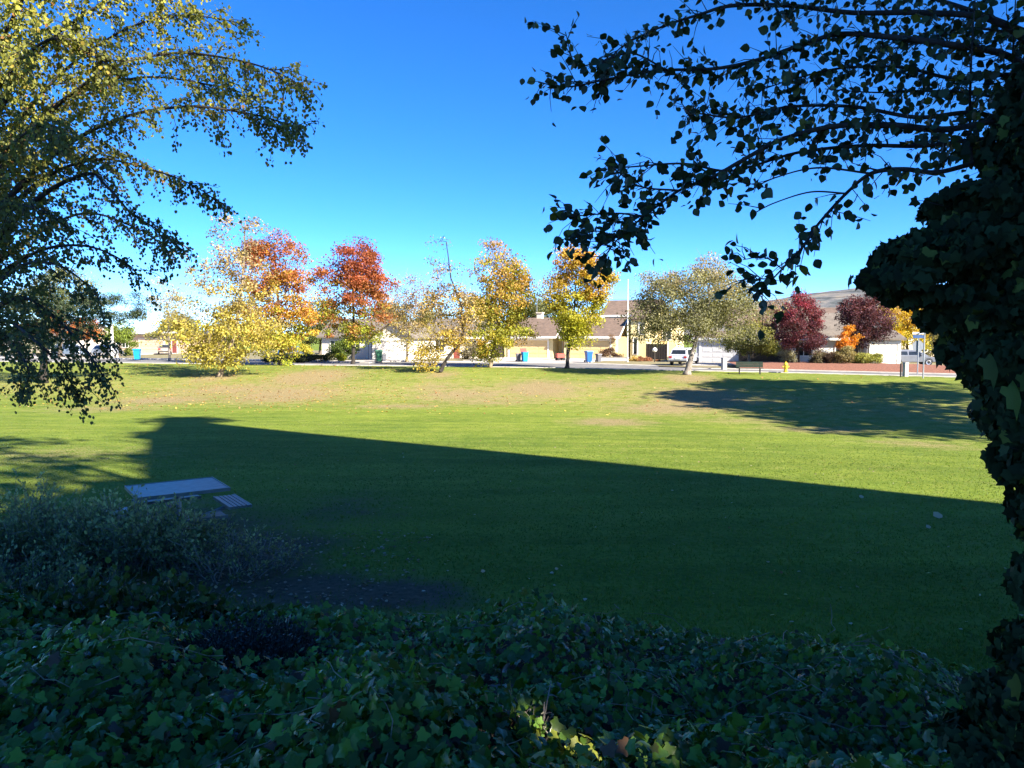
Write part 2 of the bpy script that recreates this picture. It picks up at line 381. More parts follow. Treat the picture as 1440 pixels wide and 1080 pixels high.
# ------------------------------------------------------------------ generic tree built from a crown of leaf clusters
def tree(name, label, cat, D, base, trunk, lobes, nclu, lpc, lsize, stops, sigma=.5, bark='bark_brown', tr=.14, group=None, shell=.55,
         tmix=.22, mat='leaf', tpl=T_CARD, base_z=None, bare=0, bvar=.25, world=False, br=.3, gaps=None, upright=.0):
    """lobes: (px, py, rx, ry[, weight]) photo pixels at depth D; trunk: list of (px, py) above the base"""
    k = D / FPX
    b0 = at(base[0], base[1], D) if not world else np.array(base, float)
    bz = g1(b0[0], b0[1]) if base_z is None else base_z
    b = np.array([b0[0], b0[1], bz - .05])
    root = thing(name, label, cat, b, 0, group)
    if not world:
        tp = [np.zeros(3)] + [at(x, y, D) - b for x, y in trunk]
        L = [(at(l[0], l[1], D) - b, np.array([l[2] * k, (l[2] + l[3]) * .5 * k * .85, l[3] * k]), l[4] if len(l) > 4 else 1.0) for l in lobes]
    else:
        tp = [np.zeros(3)] + [np.array(q, float) for q in trunk]; L = [(np.array(l[0], float), np.array(l[1], float), l[2] if len(l) > 2 else 1.) for l in lobes]
    if not world:
        for l in list(L):
            for dd_ in rnd_dirs(2): L.append((l[0] + dd_ * l[1] * 1.02, l[1] * R_.uniform(.28, .42), l[2] * 1.1))
    # trunk resample
    pts = []
    for i in range(len(tp) - 1):
        for s_ in np.linspace(0, 1, 7)[:-1]: pts.append(tp[i] * (1 - s_) + tp[i + 1] * s_)
    pts.append(tp[-1]); pts = np.array(pts)
    wob = R_.normal(size=(len(pts), 3)) * tr * .10; wob[0] = 0; pts = pts + wob
    H = len(pts); rad = tr * (1 - .8 * np.linspace(0, 1, H)); rad[0] *= 1.45; rad[1] *= 1.15
    wood = MB(); wood.tube(pts, list(rad), 8)
    # cluster centres
    wts = np.array([l[2] * (l[1][0] * l[1][2]) for l in L]); wts /= wts.sum()
    C = []; 
    for li, n in zip(L, R_.multinomial(nclu, wts)):
        d = rnd_dirs(n); r = np.where(R_.random(n) < shell, R_.uniform(.75, 1.0, n), R_.uniform(0, 1, n) ** .45)
        C.append(li[0] + d * r[:, None] * li[1])
    C = np.concatenate(C)
    # branches: connect each cluster to the nearest node already grown
    nodes = [p for p in pts[max(2, H // 4):]]; nr = [float(r) for r in rad[max(2, H // 4):]]
    order = np.argsort([min(np.linalg.norm(c - q) for q in pts[::3]) for c in C])
    for ci in order:
        c = C[ci]; NA = np.array(nodes); dv = c - NA; dist = np.linalg.norm(dv, axis=1)
        pen = dist + np.maximum(0, -dv[:, 2]) * 1.2
        j = int(np.argmin(pen)); p0 = NA[j]; r0 = min(nr[j] * .62, .03 + .02 * dist[j]) ; r0 = max(r0, .012)
        if dist[j] < .12: continue
        if gaps is not None:
            pp = np.linspace(p0, c, 6) + b; skip_ = False
            for q_, r_ in gaps:
                dd_ = pp - q_; skip_ |= np.linalg.norm(dd_ - (dd_ @ SUN)[:, None] * SUN, axis=1).min() < r_ + .1
            if skip_: continue
        mid = p0 * .5 + c * .5 + np.array([0, 0, dist[j] * (.10)]) + R_.normal(size=3) * dist[j] * .07
        P = [p0, p0 * .72 + mid * .28 + R_.normal(size=3) * dist[j] * .02, mid, mid * .45 + c * .55 + R_.normal(size=3) * dist[j] * .03, c]
        wood.tube(P, [r0, r0 * .9, r0 * .75, r0 * .55, max(.006, r0 * .32)], 5, False)
        for q, rr in zip(P[1:], (r0 * .9, r0 * .75, r0 * .55, r0 * .35)): nodes.append(q); nr.append(rr)
        if bare:
            for _ in range(bare):
                e = c + (rnd_dirs(1)[0] * .6 + np.array([0, 0, .55])) * sigma * 1.8
                wood.tube([c, (c + e) / 2 + R_.normal(size=3) * .05, e], [.014, .010, .005], 4, False)
    wood.build('trunk', M[bark], root, smooth=True)
    # leaves
    lo, hi = C[:, 2].min(), C[:, 2].max()
    if not world: nlp = int(lpc * FINE)
    else: nlp = lpc
    lpc = nlp; n = nclu * lpc; ci = np.repeat(np.arange(len(C)), lpc)
    cs = sigma * R_.uniform(.45, 1.15, len(C))
    gn = R_.normal(size=(len(ci), 3)); gn = gn / np.maximum(1, np.linalg.norm(gn, axis=1, keepdims=True) / 1.9)
    P = C[ci] + gn * cs[ci][:, None] * np.array([1, 1, .62])
    tt = (P[:, 2] - lo) / (hi - lo + 1e-6) + (R_.normal(size=len(C)) * tmix)[ci] + R_.normal(size=len(ci)) * tmix * .35
    col = grad(tt, stops) * (1 + R_.normal(size=len(C)) * bvar * .6)[ci][:, None] * (1 + R_.normal(size=len(ci)) * bvar)[:, None]
    col = np.clip(col, .004, .9)
    nrm = unit(R_.normal(size=(len(ci), 3)) + np.array([0, 0, .7 + upright]) + .5 * unit(P - C.mean(0)))
    d = np.cross(nrm, rnd_dirs(len(ci))); d[:, 2] -= .35
    lv = Leaves(); lv.add(P, frames(d, nrm), lsize * (1 if world else .52) * R_.uniform(.6, 1.3, len(ci)), col)
    lv.mesh('crown', tpl, M[mat], root, gaps)
    return root

FINE = 3.2
YEL = (.50, .38, .055); YGR = (.30, .33, .035); GRN = (.10, .17, .025); ORA = (.55, .20, .03); RED = (.33, .105, .035); DRED = (.26, .035, .04); OLV = (.20, .19, .075); TAN = (.42, .30, .14)
SAGE = (.24, .23, .12)

# ------------------------------------------------------------------ street, kerbs, paths
def strip(name, x0, x1, o0, o1, z, mat, step=1.0, thick=0.0, kind='structure'):
    X = np.arange(x0, x1 + step / 2, step); f = lambda o: edge_s(X) + (o(X) if callable(o) else o)
    a, b = f(o0), f(o1); n = len(X)
    V = np.concatenate([np.stack([X, a, np.full(n, z)], 1), np.stack([X, b, np.full(n, z)], 1)])
    i = np.arange(n - 1); Q = [np.stack([i, i + 1, i + 1 + n, i + n], 1)]
    if thick:
        V = np.concatenate([V, V - [0, 0, thick]]); m = 2 * n
        Q.append(np.stack([i + m, i + 1 + m, i + 1, i], 1)); Q.append(np.stack([i + n, i + n + 1, i + m + n + 1, i + m + n], 1))
    o = link_mesh(name, np_mesh(name, V, None, np.concatenate(Q)), mat); o['kind'] = kind; return o
def edge_s(x):
    return sum(edge_y(x + d) for d in np.linspace(-3, 3, 9)) / 9
def asphalt():
    m, nt, nd, lk, p = new_mat('sunny_asphalt')
    f = noise(nt, 60, 4); g = noise(nt, .5, 5)
    c = mix_rgb(nt, 1.0, ramp(nt, f, [(.3, (.12, .115, .11)), (.7, (.21, .20, .19))]), ramp(nt, g, [(.35, (.8, .8, .8)), (.65, (1.15, 1.15, 1.15))]), 'MULTIPLY')
    lk.new(c, p.inputs['Base Color']); p.inputs['Roughness'].default_value = .9; bump(nt, f, .4, .01); return m
M['asphalt'] = asphalt()
M['mulch'] = simple('red_mulch', (.21, .085, .05), .95, 0, .5, 8, 1.0, 25)
W = lambda X: np.interp(X, [5, 14, 20, 60], [10.0, 6.0, 4.2, 4.2])
strip('street', -90, 44, .15, W, 0.012, M['asphalt'])
strip('kerb', -90, 44, -.12, .15, 0.05, M['concrete'], thick=.2)
strip('pavement', -90, 13, lambda X: W(X) + .0, lambda X: W(X) + 1.7, 0.10, M['concrete'], thick=.14)
strip('front_yard', -90, 60, lambda X: W(X) + 1.7, 60, 0.03, simple('dry_yard', (.20, .17, .08), .95, 0, .4, 1.5, .5, 20))
def sheet(name, pts, z, mat, thick=.05):
    mb = MB(); mb.prism(pts, 'z', z - thick, z); o = mb.build(name, mat); o['kind'] = 'structure'; return o

# ------------------------------------------------------------------ houses
SROT = math.atan2(-.37, .93)             # street-facing front direction
def house_root(name, label, px, D, rz=SROT, z=0.03):
    p = at(px, HOR, D); return thing(name, label, 'house', (p[0], D, z), rz)
def gable_roof(mb, x0, x1, y0, y1, h, rise, axis='x', ov=.45, th=.16):
    """two sloping slabs; axis = direction of the ridge"""
    if axis == 'x':
        ym = (y0 + y1) / 2; a = ov * rise / (ym - y0)
        mb.prism([(y0 - ov, h - a), (ym, h + rise), (ym, h + rise + th), (y0 - ov, h - a + th)], 'x', x0 - ov, x1 + ov)
        mb.prism([(y1 + ov, h - a), (y1 + ov, h - a + th), (ym, h + rise + th), (ym, h + rise)], 'x', x0 - ov, x1 + ov)
    else:
        xm = (x0 + x1) / 2; a = ov * rise / (xm - x0)
        mb.prism([(x0 - ov, h - a), (xm, h + rise), (xm, h + rise + th), (x0 - ov, h - a + th)], 'y', y0 - ov, y1 + ov)
        mb.prism([(x1 + ov, h - a), (x1 + ov, h - a + th), (xm, h + rise + th), (xm, h + rise)], 'y', y0 - ov, y1 + ov)
def block(mb, x0, x1, y0, y1, h, rise=0, axis='x', z0=-.1):
    if not rise: mb.box(x0, x1, y0, y1, z0, h)
    elif axis == 'x': mb.prism([(y0, z0), (y1, z0), (y1, h), ((y0 + y1) / 2, h + rise), (y0, h)], 'x', x0, x1)
    else: mb.prism([(x0, z0), (x1, z0), (x1, h), ((x0 + x1) / 2, h + rise), (x0, h)], 'y', y0, y1)
def garage_door(root, x0, x1, y, h, mat, trim):
    d = MB(); n = 4
    for i in range(n):
        z0 = i * h / n; d.box(x0, x1, y - .05, y + .02, z0 + .015, z0 + h / n - .015)
        for k in range(4):
            a = x0 + (x1 - x0) * (k + .12) / 4; b = x0 + (x1 - x0) * (k + .88) / 4
            d.box(a, b, y - .065, y - .05, z0 + .1, z0 + h / n - .1)
    d.box(x0, x1, y - .03, y + .02, 0, h)
    d.build('garage_door', mat, root)
    t = MB(); t.box(x0 - .18, x0, y - .09, y + .02, 0, h + .18).box(x1, x1 + .18, y - .09, y + .02, 0, h + .18).box(x0, x1, y - .09, y + .02, h, h + .18)
    t.build('door_trim', trim, root)
def window(root, x0, x1, y, z0, z1, trim, face='front', mull=1):
    M4 = Matrix.Identity(4)
    f = MB(); g = MB(); s = MB()
    def bx(mb, a, b, o0, o1, c, d):
        if face == 'front': mb.box(a, b, y - o1, y - o0, c, d)
        else: mb.box(y + o0, y + o1, a, b, c, d)
    bx(g, x0, x1, .0, .02, z0, z1)
    for a, b, c, d in ((x0 - .1, x0, z0 - .1, z1 + .1), (x1, x1 + .1, z0 - .1, z1 + .1), (x0, x1, z1, z1 + .1), (x0, x1, z0 - .1, z0)): bx(f, a, b, -.01, .07, c, d)
    for k in range(mull):
        xm = x0 + (x1 - x0) * (k + 1) / (mull + 1); bx(f, xm - .03, xm + .03, .0, .045, z0, z1)
    wo = g.build('window', M['glass'], root); f.build('frame', trim, wo)
def door(root, x0, x1, y, h, mat, trim):
    d = MB(); d.box(x0, x1, y - .04, y + .02, 0, h)
    for zz in (.2, 1.15): d.box(x0 + .12, x1 - .12, y - .055, y - .04, zz, zz + .75)
    o = d.build('door', mat, root); k = MB(); k.lathe([(.03, 0), (.04, .04), (.02, .08)], 8, (x1 - .1, y - .09, .95)); k.build('handle', M['metal_grey'], o)
    t = MB(); t.box(x0 - .12, x0, y - .07, y + .02, 0, h + .12).box(x1, x1 + .12, y - .07, y + .02, 0, h + .12).box(x0, x1, y - .07, y + .02, h, h + .12); t.build('door_trim', trim, root)
def fascia(root, x0, x1, y, z, mat, h=.24):
    MB().box(x0, x1, y - .04, y, z - h, z).build('fascia', mat, root)

# --- the yellow townhouses
Y, YD, WT, RB = M['wall_yellow'], M['door_yellow'], M['trim'], M['roof_brown']
def townhouse(root, two):
    wl = MB(); block(wl, -3.1, 3.1, 0, 7, 2.75, 1.9, 'x'); 
    rf = MB(); gable_roof(rf, -3.1, 3.1, 0, 7, 2.75, 1.9, 'x', .55)
    if two:
        block(wl, .4, 6.4, 5.2, 13, 5.3, 1.7, 'x')
        wl.box(3.1, 8.6, 8, 14, -.1, 4.2)
        gable_roof(rf, .4, 6.4, 5.2, 13, 5.3, 1.7, 'x', .5)
        rf.prism([(7.6, 4.2), (14.4, 4.2), (14.4, 4.36), (7.6, 4.36)], 'x', 3.0, 9.0)
        # bay with tall windows right of the garage
        wl.box(4.5, 6.3, 1.6, 5.19, -.1, 4.6)
        rf.prism([(1.3, 4.5), (5.15, 5.6), (5.15, 5.75), (1.3, 4.66)], 'x', 4.3, 6.6)
    else:
        block(wl, -3.6, 3.0, 7.0, 13, 2.9, 2.0, 'x'); gable_roof(rf, -3.6, 3.0, 7.0, 13, 2.9, 2.0, 'x', .5)
        wl.box(3.1, 5.2, 2.2, 7, -.1, 2.7); rf.prism([(1.9, 2.7), (7.2, 3.6), (7.2, 3.75), (1.9, 2.85)], 'x', 3.2, 5.5)
    wl.build('wall', Y, root); rf.build('roof', RB, root)
    garage_door(root, -2.45, 2.45, 0, 2.15, YD, WT)
    fascia(root, -3.65, 3.65, -.55, 2.62, WT)
    # barge boards on the visible gable side
    bb = MB(); 
    for ya, za, yb, zb in ((-.55, 2.45, 3.5, 4.65), (7.55, 2.45, 3.5, 4.65)): bb.prism([(ya, za - .06), (yb, zb - .06), (yb, zb + .14), (ya, za + .14)], 'x', 3.652, 3.72)
    bb.build('barge_board', WT, root)
    if two:
        window(root, 1.0, 2.5, 5.2, 4.45, 5.05, WT, 'front', 1)
        window(root, 4.85, 5.25, 1.6, .6, 2.4, WT, 'front', 0)
        window(root, 5.5, 6.0, 1.6, 2.9, 4.1, WT, 'front', 0)
        window(root, 2.6, 3.7, 6.3, 2.7, 4.2, WT, 'side', 1) if False else None
        window(root, 7.0, 8.0, 8.0, 2.2, 3.8, WT, 'front', 1)
        door(root, 6.7, 7.6, 8.0, 2.05, YD, WT)
        fascia(root, -.1, 6.9, 4.7, 5.2, WT)
        MB().box(3.0, 4.2, 1.2, 1.3, 0, 2.6).build('side_fence', Y, root)
    else:
        door(root, 3.7, 4.6, 2.2, 2.05, YD, WT)
        c = MB(); c.box(-1.9, -1.2, 8.2, 8.9, 3.4, 5.6); c.box(-2.0, -1.1, 8.1, 9.0, 5.6, 5.72); c.build('chimney', M['wall_cream'], root)
A = house_root('townhouse', 'single-storey yellow garage house with low brown roof left of the round-crowned yellow tree', 743, 92.5); townhouse(A, False)
B = house_root('townhouse', 'two-storey yellow house with brown roof and upstairs window behind the round-crowned yellow tree', 829, 89.5); townhouse(B, True)

# --- white gabled garage house behind the red tree
h = house_root('house', 'white house with front-gabled garage beside the red-topped tree', 550, 86, SROT * .75)
wl = MB(); block(wl, -2.3, 2.4, 0, 7.5, 2.6, 1.5, 'y'); wl.box(-10, -2.3, 2.2, 9, -.1, 2.7); wl.box(-3.1, -2.75, .6, 2.2, -.1, 2.6)
wl.build('wall', M['wall_white'], h)
rf = MB(); gable_roof(rf, -2.3, 2.4, 0, 7.5, 2.6, 1.5, 'y', .4); gable_roof(rf, -10, -2.3, 2.2, 9, 2.7, 1.9, 'x', .45); rf.build('roof', M['roof_grey'], h)
garage_door(h, -1.7, 1.9, 0, 2.1, M['wall_white'], M['trim'])
door(h, -3.95, -3.15, 2.2, 2.05, M['grey_door'], M['trim'])
window(h, -6.2, -5.0, 2.2, .9, 2.1, M['trim']); window(h, -8.8, -7.8, 2.2, .9, 2.1, M['trim'])
t = MB()
for k in range(6): t.box(-2.32, -2.0, -.06, -.0, .05 + k * .42, .38 + k * .42)
t.build('quoin', M['trim'], h)

# --- pale house with red-brown door behind the thin leaning tree
h = house_root('house', 'pale house with red-brown front door and grey roof behind the leaning thin tree', 632, 92, SROT * .8)
wl = MB(); block(wl, -3.6, 4.3, 0, 8, 2.7, 2.0, 'x'); wl.build('wall', M['wall_white'], h)
rf = MB(); gable_roof(rf, -3.6, 4.3, 0, 8, 2.7, 2.0, 'x', .5); rf.build('roof', M['roof_grey'], h)
window(h, -1.9, -.7, 0, .75, 2.15, M['trim']); door(h, .5, 1.35, 0, 2.1, M['red_door'], M['trim']); window(h, 2.3, 3.4, 0, .9, 2.1, M['trim'])
c = MB(); c.box(1.6, 2.1, 3.0, 3.5, 3.8, 6.0); c.box(1.5, 2.2, 2.9, 3.6, 6.0, 6.12); c.build('chimney', M['wall_white'], h)
fascia(h, -4.1, 4.8, -.5, 2.55, M['trim'])

# --- low peach house far left
h = house_root('house', 'low flat-roofed peach house with long pale fascia at the far left end of the street', 212, 116, SROT * .9)
wl = MB(); wl.box(-7, 6.5, 0, 9, -.1, 2.75); wl.build('wall', M['wall_tan'], h)
rf = MB(); rf.box(-7.4, 6.9, -.5, 9.4, 2.752, 3.0); rf.build('roof', M['roof_grey'], h)
fascia(h, -7.4, 6.9, -.5, 3.25, M['trim'], .32)
garage_door(h, -2.2, 2.4, 0, 2.1, M['wall_tan'], M['wall_cream']); window(h, -5.6, -4.4, 0, .9, 2.0, M['trim'])
door(h, 4.0, 4.9, 0, 2.05, M['red_door'], M['trim'])

# --- house glimpsed through the left tree
h = house_root('house', 'white low house glimpsed through the hanging leaves at the left edge', 60, 122, SROT * .6)
wl = MB(); block(wl, -8, 7, 0, 8, 2.7, 1.7, 'x'); wl.build('wall', M['wall_white'], h)
rf = MB(); gable_roof(rf, -8, 7, 0, 8, 2.7, 1.7, 'x', .5); rf.build('roof', M['roof_grey'], h)
garage_door(h, -4.5, -.5, 0, 2.1, M['wall_cream'], M['trim']); window(h, 1.6, 3.2, 0, .9, 2.1, M['trim']); door(h, 4.2, 5.1, 0, 2.05, M['grey_door'], M['trim'])

# --- grey-white garage house right of the spreading tree
h = house_root('house', 'grey-white garage house with broad brown roof behind the spreading grey-green tree', 1012, 77, SROT * 1.0)
wl = MB(); block(wl, -2.3, 2.9, 0, 7, 2.55, .5, 'x'); block(wl, .2, 10.5, 7.0, 16, 3.9, 1.7, 'x'); wl.build('wall', M['wall_grey'], h)
rf = MB(); gable_roof(rf, -2.3, 2.9, 0, 7, 2.55, .5, 'x', .35); gable_roof(rf, .2, 10.5, 7.0, 16, 3.9, 1.7, 'x', .5); rf.build('roof', M['roof_brown'], h)
garage_door(h, -1.8, 2.3, 0, 2.1, M['wall_grey'], M['trim']); window(h, 6.0, 7.6, 7.0, 1.2, 2.4, M['trim']); window(h, 4.0, 5.2, 7.0, 1.2, 2.4, M['trim'])
fascia(h, -2.7, 3.3, -.36, 2.52, M['wall_grey'])
c = MB(); c.box(6.8, 7.4, 9.5, 10.1, 5.0, 6.4); c.box(6.7, 7.5, 9.4, 10.2, 6.4, 6.52); c.build('chimney', M['roof_brown'], h)

# --- cream house behind the two purple trees
h = house_root('house', 'cream stucco house with brown-grey roof behind the two purple trees', 1176, 70.5, SROT * .55)
wl = MB(); block(wl, -4.4, 2.4, .6, 9.5, 2.7, 2.1, 'x'); block(wl, 2.4, 5.2, -1.2, 6, 2.4, .7, 'x'); wl.build('wall', M['wall_white'], h)
rf = MB(); gable_roof(rf, -4.4, 2.4, .6, 9.5, 2.7, 2.1, 'x', .5); gable_roof(rf, 2.4, 5.2, -1.2, 6, 2.4, .7, 'x', .35); rf.build('roof', M['roof_grey'], h)
window(h, -3.4, -2.0, .6, .9, 2.1, M['trim']); window(h, .1, 1.1, .6, .3, 2.3, M['trim'], 'front', 0)
garage_door(h, 2.75, 4.9, -1.2, 2.05, M['wall_white'], M['trim']); door(h, 1.35, 2.2, .6, 2.05, M['grey_door'], M['trim'])
fascia(h, -4.9, 2.0, .1, 2.55, M['trim'])

# --- small gabled house at the far right
h = house_root('house', 'small pale yellow gabled house behind the stop sign', 1300, 88, SROT * .3)
wl = MB(); block(wl, -2.6, 4.4, 0, 9, 2.9, 1.5, 'y'); wl.build('wall', M['wall_cream'], h)
rf = MB(); gable_roof(rf, -2.6, 4.4, 0, 9, 2.9, 1.5, 'y', .4); rf.build('roof', M['roof_brown'], h)
bb = MB()
for xa, xb in ((-3.0, .9), (4.8, .9)): bb.prism([(xa, 2.67), (xb, 4.4), (xb, 4.62), (xa, 2.89)], 'y', -.48, -.41)
bb.build('barge_board', M['trim'], h); window(h, -.4, 1.2, 0, .9, 2.1, M['trim']); garage_door(h, 2.0, 4.0, 0, 2.05, M['wall_cream'], M['trim'])

# driveways
def drive(px, D0, D1, w, name='driveway'):
    a = at(px, HOR, D0); b = at(px, HOR, D1); f = np.array([.37, .93]); r = np.array([.93, -.37]) * w / 2
    p1 = np.array([b[0], b[1]]); p0 = p1 - f * (D1 - D0)
    sheet(name, [tuple(p0 - r * 1.1), tuple(p0 + r * 1.1), tuple(p1 + r), tuple(p1 - r)], .115, M['concrete'], .14)
drive(743, 81, 92.4, 6); drive(829, 77, 89.4, 6); drive(552, 77, 85.9, 4.6); drive(1008, 69, 76.9, 5); drive(215, 96, 115.8, 9)

# ------------------------------------------------------------------ red mulch bed, low walls
mx = np.linspace(19.0, 37.5, 40)
my0 = edge_s(mx) + 4.5; my1 = np.minimum(my0 + np.interp(mx, [19, 24, 33, 37.5], [8.5, 10.5, 9, .8]), 70)
V = []; Q = []; K = 10
for j in range(K):
    s_ = j / (K - 1)
    for x_, a, b in zip(mx, my0, my1):
        V.append((x_, a + (b - a) * s_, .02 + .42 * math.sin(min(1, s_ * 1.6) * PI / 2) + .03 * math.sin(x_ * 3.1 + j * 2)))
for j in range(K - 1):
    for i in range(39): a = j * 40 + i; Q.append((a, a + 1, a + 41, a + 40))
o = link_mesh('mulch_bed', np_mesh('mulch_bed', V, None, Q, smooth=True), M['mulch']); o['kind'] = 'structure'
strip('kerb', 15, 38, lambda X: 4.22 + 0 * X, lambda X: 4.46 + 0 * X, .09, M['concrete'], thick=.14)
def low_wall(px0, px1, D0, D1, h, mat, label):
    a, b = at(px0, HOR, D0), at(px1, HOR, D1); n = 8; r = thing('low_wall', label, 'wall', (a[0], a[1], 0))
    d = b - a; L = math.hypot(d[0], d[1]); r.rotation_euler[2] = math.atan2(d[1], d[0])
    MB().box(0, L, -.12, .12, -.1, h).build('wall', M[mat], r); MB().box(-.05, L + .05, -.16, .16, h, h + .06).build('coping', M['concrete'], r)
low_wall(846, 884, 83.5, 82.5, .38, 'wall_white', 'low white garden wall in front of the two-storey yellow house')
low_wall(1012, 1046, 70.5, 69.5, .5, 'red_paint', 'short red-brown retaining wall left of the dark green bench') if False else None
def board_fence(px0, px1, D0, D1, h, label, mat='dark_wood'):
    a, b = at(px0, HOR, D0), at(px1, HOR, D1); r = thing('wooden_fence', label, 'fence', (a[0], a[1], 0))
    d = b - a; L = math.hypot(d[0], d[1]); r.rotation_euler[2] = math.atan2(d[1], d[0])
    mb = MB(); n = int(L / .15)
    for i in range(n): mb.box(i * .15, i * .15 + .14, -.02 + .008 * (i % 2), .02, 0, h + .02 * ((i * 7) % 3))
    mb.build('board_panel', M[mat], r)
    for i in range(int(L / 2.4) + 1): MB().box(i * 2.4 - .05, i * 2.4 + .05, .021, .12, 0, h + .05).build('post', M[mat], r)
board_fence(1040, 1110, 74, 71.5, 1.75, 'dark brown board fence behind the small olive tree')
board_fence(692, 708, 93.5, 93, 1.9, 'dark side gate fence at the left of the single-storey yellow house')
board_fence(909, 940, 88, 86.5, 1.8, 'grey-brown board fence right of the two-storey yellow house')

# ------------------------------------------------------------------ cars
def car(name, label, px, py, rz, paint, kind='hatch', D=None, L=4.3):
    p = ray_ground(px, py) if D is None else at(px, HOR, D); z = 0.03
    root = thing(name, label, 'car', (p[0], p[1], z), rz)
    k = L / 4.3; hh = 1.62 if kind == 'suv' else 1.48
    # side profile (x forward)
    low = [(-2.12, .34), (-2.15, .62), (-2.08, .92), (-1.2, .98), (.75, .95), (1.75, .80), (2.10, .66), (2.14, .36)]
    if kind == 'sedan': roof = [(-1.75, .97), (-1.05, hh - .12), (-.5, hh - .04), (.25, hh - .06), (1.05, .94)]
    else: roof = [(-2.02, .95), (-1.72, hh - .16), (-1.2, hh), (.1, hh), (.6, hh - .14), (1.35, .90)]
    b = MB(); ws = [(.0, .86), (.10, .90)]
    n = len(low)
    rings = []
    for yy, inset in ((-.88, .03), (-.84, 0), (.84, 0), (.88, .03)):
        rings.append([(x * k * (1 - inset * .3), yy, z_ + (inset * .6 if z_ < .5 else -inset)) for x, z_ in low])
    vs = [v for r in rings for v in r]; fs = []
    for a in range(3):
        for i in range(n): fs.append((a * n + i, a * n + (i + 1) % n, (a + 1) * n + (i + 1) % n, (a + 1) * n + i))
    fs += [tuple(range(n))[::-1], tuple(range(3 * n, 4 * n))]
    b.add(vs, fs)
    m = len(roof); vs = []
    for s_ in (-1, 1):
        for x, z_ in roof: tpr = (z_ - .92) / (hh - .92); vs.append((x * k, s_ * (.82 - .17 * max(0, tpr)), z_))
    fs = [(i, i + 1, m + i + 1, m + i) for i in range(m - 1)] + [tuple(range(m))[::-1], tuple(range(m, 2 * m))]
    b.add(vs, fs); b.build('body', paint, root, bevel=.05)
    # glazing, 6 mm proud
    xr, xf = roof[0][0], roof[-1][0]
    for s_ in (-1, 1):
        for (xa, xb) in ((roof[1][0] + (.18 if kind != 'sedan' else .12), -.42), (-.32, roof[-2][0] - .02)):
            if kind == 'sedan' and xa > -.45: continue
            zt = hh - .17; zb = .99; g = MB(); f = lambda z_: .82 - .17 * max(0, (z_ - .92) / (hh - .92)) + .008
            xat = xa + (.05 if xa < -.5 else 0); xbt = xb - (.03 if xb < 0 else .12); xbb = xb + (0 if xb < 0 else .38); xab = xa - (.12 if xa < -.6 else 0)
            q = [(xab * k, s_ * f(zb), zb), (xbb * k, s_ * f(zb), zb), (xbt * k, s_ * f(zt), zt), (xat * k, s_ * f(zt), zt)]
            q2 = [(a, c - s_ * .03, d) for a, c, d in q]
            g.add(q + q2, [(0, 1, 2, 3), (7, 6, 5, 4), (0, 4, 5, 1), (1, 5, 6, 2), (2, 6, 7, 3), (3, 7, 4, 0)]); g.build('side_window', M['glass'], root)
    def screen(name, p0, p1, lo, hi, sgn):
        (x0, z0), (x1, z1) = p0, p1; g = MB(); v = []
        for t in (lo, hi):
            for yy in (-.68 + .1 * t, .68 - .1 * t): v.append(((x0 + (x1 - x0) * t) * k + sgn * .012, yy, z0 + (z1 - z0) * t + .012))
        v += [(x - sgn * .04, y, z_ - .01) for x, y, z_ in v]
        g.add(v, [(0, 1, 3, 2), (4, 6, 7, 5), (0, 2, 6, 4), (1, 5, 7, 3), (0, 4, 5, 1), (2, 3, 7, 6)]); g.build(name, M['glass'], root)
    screen('windscreen', roof[-1], roof[-2], .12, .92, 1); screen('rear_window', roof[0], roof[1], .2, .92, -1)
    for sx in (-1.32, 1.30):
        for s_ in (-1, 1):
            wv = MB(); wv.lathe([(.2, -.1), (.30, -.1), (.325, -.06), (.325, .06), (.30, .1), (.2, .1)], 20)
            wo = wv.build('wheel', M['rubber'], root); wo.location = (sx * k, s_ * .80, .325); wo.rotation_euler = (PI / 2, 0, 0)
            r = MB(); r.lathe([(.03, .07), (.20, .085), (.215, .105), (.2, .11), (.05, .09)] if s_ < 0 else [(.03, -.07), (.20, -.085), (.215, -.105), (.2, -.11), (.05, -.09)], 14)
            r.build('rim', M['rim'], wo)
            arch = MB(); arch.tube([(sx * k + .38 * math.cos(a), s_ * .872, .325 + .38 * math.sin(a)) for a in np.linspace(.1, PI - .1, 9)], .028, 5); arch.build('wheel_arch', M['rubber'], root)
    for s_ in (-1, 1):
        MB().box(-2.16 * k, -2.02 * k, s_ * .70 - .14, s_ * .70 + .14, .70, .88).build('tail_light', M['lens_red'], root)
        MB().box(1.98 * k, 2.12 * k, s_ * .64 - .16, s_ * .64 + .16, .62, .72).build('headlight', M['lens_clear'], root)
        MB().box(.62 * k, .80 * k, s_ * .93 - .09, s_ * .93 + .09, .96, 1.08).build('wing_mirror', paint, root)
    MB().box(-2.17 * k, -2.13 * k, -.26, .26, .60, .72).build('number_plate', M['white_paint'], root)
    MB().box(-2.19 * k, -2.1 * k, -.8, .8, .36, .48).build('bumper', M['rubber'], root)
    return root
car('parked_car', 'silver-grey hatchback parked side-on behind the stop sign', 1281, 515, math.radians(-12), car_paint('grey_car_paint', (.20, .21, .24)), 'hatch', 70.5)
car('parked_car', 'white sport utility car parked rear-on under the spreading grey-green tree', 963, 513, math.radians(62), car_paint('white_car_paint', (.70, .71, .74)), 'suv', 72, 4.5)
car('parked_car', 'grey-brown sedan parked on the drive of the low peach house', 231, 496, math.radians(115), car_paint('brown_car_paint', (.25, .21, .18)), 'sedan', 110, 4.4)
car('parked_car', 'blue car parked behind the dark hedge under the orange tree', 407, 500, math.radians(-100), car_paint('blue_car_paint', (.04, .14, .33)), 'hatch', 88)
